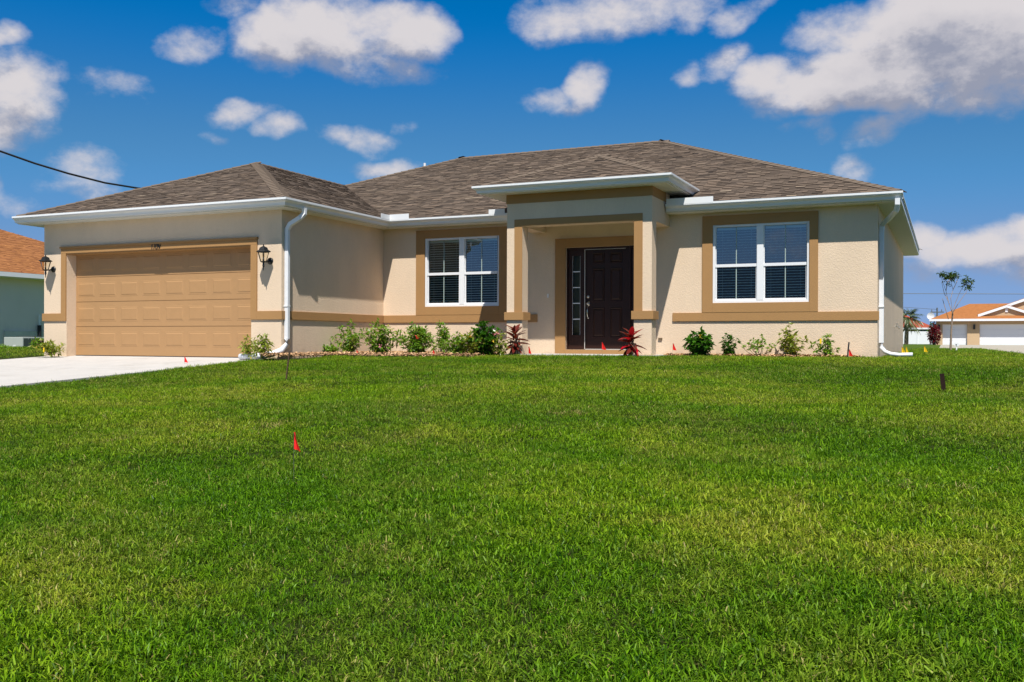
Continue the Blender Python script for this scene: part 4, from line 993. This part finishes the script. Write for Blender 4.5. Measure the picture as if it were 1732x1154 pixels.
flag(1532, 599, 19.7, 'yellow marking flag second from the right side wall', 'yellow', .14, group=YG, turn=.9)
flag(1563, 595, 24., 'yellow marking flag on the grass left of the young tree', 'yellow', .13, group=YG)
def stake(x0, y0, z1, x1, r, mt, label, sq=True):
    z0 = gz(x0, y0); m = MB(); w = r
    m.sweep([(x0, y0, z0-.08), (x0*.6+x1*.4, y0, z0+(z1-z0)*.4), (x1, y0, z1)], [(-w, -w*.6), (w, -w*.6), (w, w*.6), (-w, w*.6)], up=(0, 1, 0))
    o = m.build('stake', M[mt]); return setp(o, label, 'stake')
Ys = 10.9; stake(PX(1597, Ys, 663), Ys, HZ(1593, 632, Ys), PX(1593, Ys, 632), .022, 'darkwood', 'short dark brown wooden stake leaning in the lawn at right')
Ys = 10.4; stake(PX(483, Ys, 636), Ys, HZ(490, 594, Ys), PX(490, Ys, 594), .009, 'oldwood', 'thin weathered stake leaning right in the lawn near the downspout')
Ys = 17.6; stake(PX(1433, Ys, 603), Ys, HZ(1436, 579, Ys), PX(1436, Ys, 579), .012, 'black', 'thin black stake beside the red flag near the right house corner')

# ------------------------------------------------------------------ grass
def grassmat():
    m = bpy.data.materials.new('grass_blade'); m.use_nodes = True; T = NT(m.node_tree); b = T.n['Principled BSDF']
    gm = T.new('ShaderNodeNewGeometry'); pos = gm.outputs['Position']; rnd = gm.outputs['Random Per Island']
    at = T.new('ShaderNodeAttribute'); at.attribute_name = 'tab'; oi = T.new('ShaderNodeObjectInfo')
    big = T.noise(pos, .9, 5, .62); mid = T.noise(pos, 4.5, 4, .6)
    r2 = T.math('FRACT', T.math('ADD', T.math('MULTIPLY', rnd, 7.3), oi.outputs['Random']))
    fine = T.noise(pos, 17, 3, .6); patch = T.math('ADD', T.math('ADD', T.math('MULTIPLY', big, .50), T.math('MULTIPLY', mid, .28)), T.math('MULTIPLY', fine, .22))
    green = T.mixc(r2, (.026, .100, .002), (.32, .52, .012))
    olive = T.mixc(r2, (.11, .18, .006), (.54, .58, .06))
    c = T.mixc(T.smooth(patch, .43, .60), green, olive)
    lush = T.noise(T.vmath('MULTIPLY', pos, (.55, 1, 1)), .42, 4, .6); c = T.mixc(1.0, c, T.mixc(T.smooth(lush, .38, .60), (.60, .78, .60), (1.12, 1.10, 1.0)), 'MULTIPLY')
    dryth = T.math('MULTIPLY_ADD', T.smooth(patch, .45, .72), -.17, .99)
    spot = T.smooth(T.noise(pos, 2.6, 3, .55), .66, .74, 0, .5); dry = T.math('GREATER_THAN', r2, T.math('SUBTRACT', dryth, spot)); c = T.mixc(dry, c, T.mixc(rnd, (.34, .28, .07), (.56, .50, .17)))
    c = T.mixc(T.smooth(at.outputs['Fac'], .0, .6, .75, 0), c, (.035, .060, .008))   # dark sheath at each blade's foot, shade among the roots painted in
    T.link(c, b.inputs['Base Color']); b.inputs['Roughness'].default_value = .42; b.inputs['Specular IOR Level'].default_value = .16
    tl = T.new('ShaderNodeBsdfTranslucent'); T.link(c, tl.inputs[0]); mxs = T.new('ShaderNodeMixShader'); mxs.inputs[0].default_value = .42
    T.link(b.outputs[0], mxs.inputs[1]); T.link(tl.outputs[0], mxs.inputs[2]); T.link(mxs.outputs[0], T.n['Material Output'].inputs[0]); return m
GM = grassmat()
def tuft(seed, nb_, spread, hmin, hmax, w):
    random.seed(seed); m = MB(); att = []
    for k in range(nb_):
        a = random.uniform(0, 6.28); r = spread*math.sqrt(random.random()); p = Vector((math.cos(a)*r, math.sin(a)*r, -.012))
        h = random.uniform(hmin, hmax); ld = random.uniform(0, 6.28); lean = random.uniform(.1, .95)**1.0; d = Vector((math.cos(ld), math.sin(ld), 0)); sd_ = Vector((-d.y, d.x, 0)); tw = random.uniform(-.8, .8)
        sd_ = (sd_*math.cos(tw)+d*math.sin(tw)); ww = w*random.uniform(.7, 1.2)
        p1 = p+Vector((0, 0, h*.5))+d*h*.16*lean; p2 = p1+Vector((0, 0, h*.34*(1.25-lean)))+d*h*.45*lean; p3 = p2+Vector((0, 0, h*.16*(1-1.5*lean)))+d*h*.5*lean
        n = len(m.v); m.v += [tuple(v) for v in (p-sd_*ww*.35, p+sd_*ww*.35, p1-sd_*ww*.5, p1+sd_*ww*.5, p2-sd_*ww*.4, p2+sd_*ww*.4, p3)]
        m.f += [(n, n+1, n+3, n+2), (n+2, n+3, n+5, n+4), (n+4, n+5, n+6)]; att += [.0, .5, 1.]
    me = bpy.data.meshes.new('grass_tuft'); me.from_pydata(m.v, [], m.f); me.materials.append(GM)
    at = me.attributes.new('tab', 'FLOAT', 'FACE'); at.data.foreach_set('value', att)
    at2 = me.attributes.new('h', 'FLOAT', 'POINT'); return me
tcol = bpy.data.collections.new('tufts')
for i in range(12):
    if i < 8: me = tuft(100+i, 20, .052, .020, .048, .0038)
    else: me = tuft(100+i, 16, .06, .030, .060, .0040)
    o = bpy.data.objects.new('grass_tuft_%02d' % i, me); tcol.objects.link(o)
pts = []
def zone(x0, x1, y0, y1, dens, hs, var, cond):
    n = int((x1-x0)*(y1-y0)*dens); X = rng.uniform(x0, x1, n); Yv = rng.uniform(y0, y1, n)
    for x, y in zip(X, Yv):
        if cond(x, y): pts.append((x, y, hs))
def vis(x, y, m_=.30):                     # keep to what the photograph's surroundings can show, with a wide margin
    a = math.atan2(x, y)+YAW; return abs(a) < .50+m_
def onlawn(x, y): return not in_drive(x, y) and not in_bed(x, y) and not in_house(x, y)
dist = lambda x, y: math.hypot(x, y)
zone(-9, 7, 00.6, 7, 1450, 1, 0, lambda x, y: dist(x, y) < 6.2 and vis(x, y, .45))
zone(-14, 10, 0, 13, 620, 1.05, 0, lambda x, y: 6.2 <= dist(x, y) < 11.5 and vis(x, y) and onlawn(x, y))
zone(-24, 14, 3, 20.5, 290, 1.15, 0, lambda x, y: 11.5 <= dist(x, y) < 21 and vis(x, y, .25) and onlawn(x, y))
zone(-1.1, 12, 17, 45, 45, 1.6, 0, lambda x, y: dist(x, y) >= 21 and vis(x, y, .1) and not (x > 1.15+(51-y)*.019 and y > 25.5))
zone(-32, -17.5, 12, 26, 40, 1.7, 0, lambda x, y: dist(x, y) >= 21 and vis(x, y, .1) and onlawn(x, y))
n = len(pts); co = np.zeros((n, 3), np.float32); sca = np.zeros(n, np.float32)
for i, (x, y, s_) in enumerate(pts):
    co[i] = (x, y, gz(x, y)); p_ = noise.noise(Vector((x*.9, y*.9, 11.)))
    sca[i] = s_*(1+.30*p_)*(.8+.4*random.random())
rot = rng.uniform(0, 6.283, n).astype(np.float32); tx = rng.normal(0, .16, n).astype(np.float32); ty = rng.normal(0, .16, n).astype(np.float32)
me = bpy.data.meshes.new('grass_points'); me.vertices.add(n); me.vertices.foreach_set('co', co.ravel())
a1 = me.attributes.new('sc', 'FLOAT', 'POINT'); a1.data.foreach_set('value', sca)
a2 = me.attributes.new('rt', 'FLOAT_VECTOR', 'POINT'); a2.data.foreach_set('vector', np.stack([tx, ty, rot], 1).ravel())
idx = rng.integers(0, 12, n).astype(np.int32)
a3 = me.attributes.new('ix', 'INT', 'POINT'); a3.data.foreach_set('value', idx)
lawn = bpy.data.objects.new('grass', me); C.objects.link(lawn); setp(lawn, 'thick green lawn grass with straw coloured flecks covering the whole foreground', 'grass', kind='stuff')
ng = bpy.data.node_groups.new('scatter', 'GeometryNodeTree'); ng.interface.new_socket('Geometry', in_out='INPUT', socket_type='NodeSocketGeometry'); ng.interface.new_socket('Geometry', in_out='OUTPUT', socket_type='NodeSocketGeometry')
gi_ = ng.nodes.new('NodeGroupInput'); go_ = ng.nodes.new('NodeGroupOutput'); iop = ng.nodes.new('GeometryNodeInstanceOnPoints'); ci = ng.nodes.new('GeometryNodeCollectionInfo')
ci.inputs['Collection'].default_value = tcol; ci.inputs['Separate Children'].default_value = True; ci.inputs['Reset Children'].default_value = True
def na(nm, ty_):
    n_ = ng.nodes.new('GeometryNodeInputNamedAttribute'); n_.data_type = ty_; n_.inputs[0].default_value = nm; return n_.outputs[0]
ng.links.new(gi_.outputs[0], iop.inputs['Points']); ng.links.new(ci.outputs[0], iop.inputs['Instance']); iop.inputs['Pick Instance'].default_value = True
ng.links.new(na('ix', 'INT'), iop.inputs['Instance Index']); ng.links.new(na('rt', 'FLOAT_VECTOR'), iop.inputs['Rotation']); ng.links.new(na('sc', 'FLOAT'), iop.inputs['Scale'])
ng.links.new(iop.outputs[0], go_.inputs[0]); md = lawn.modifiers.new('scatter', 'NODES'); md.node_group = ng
print('grass tufts', n)
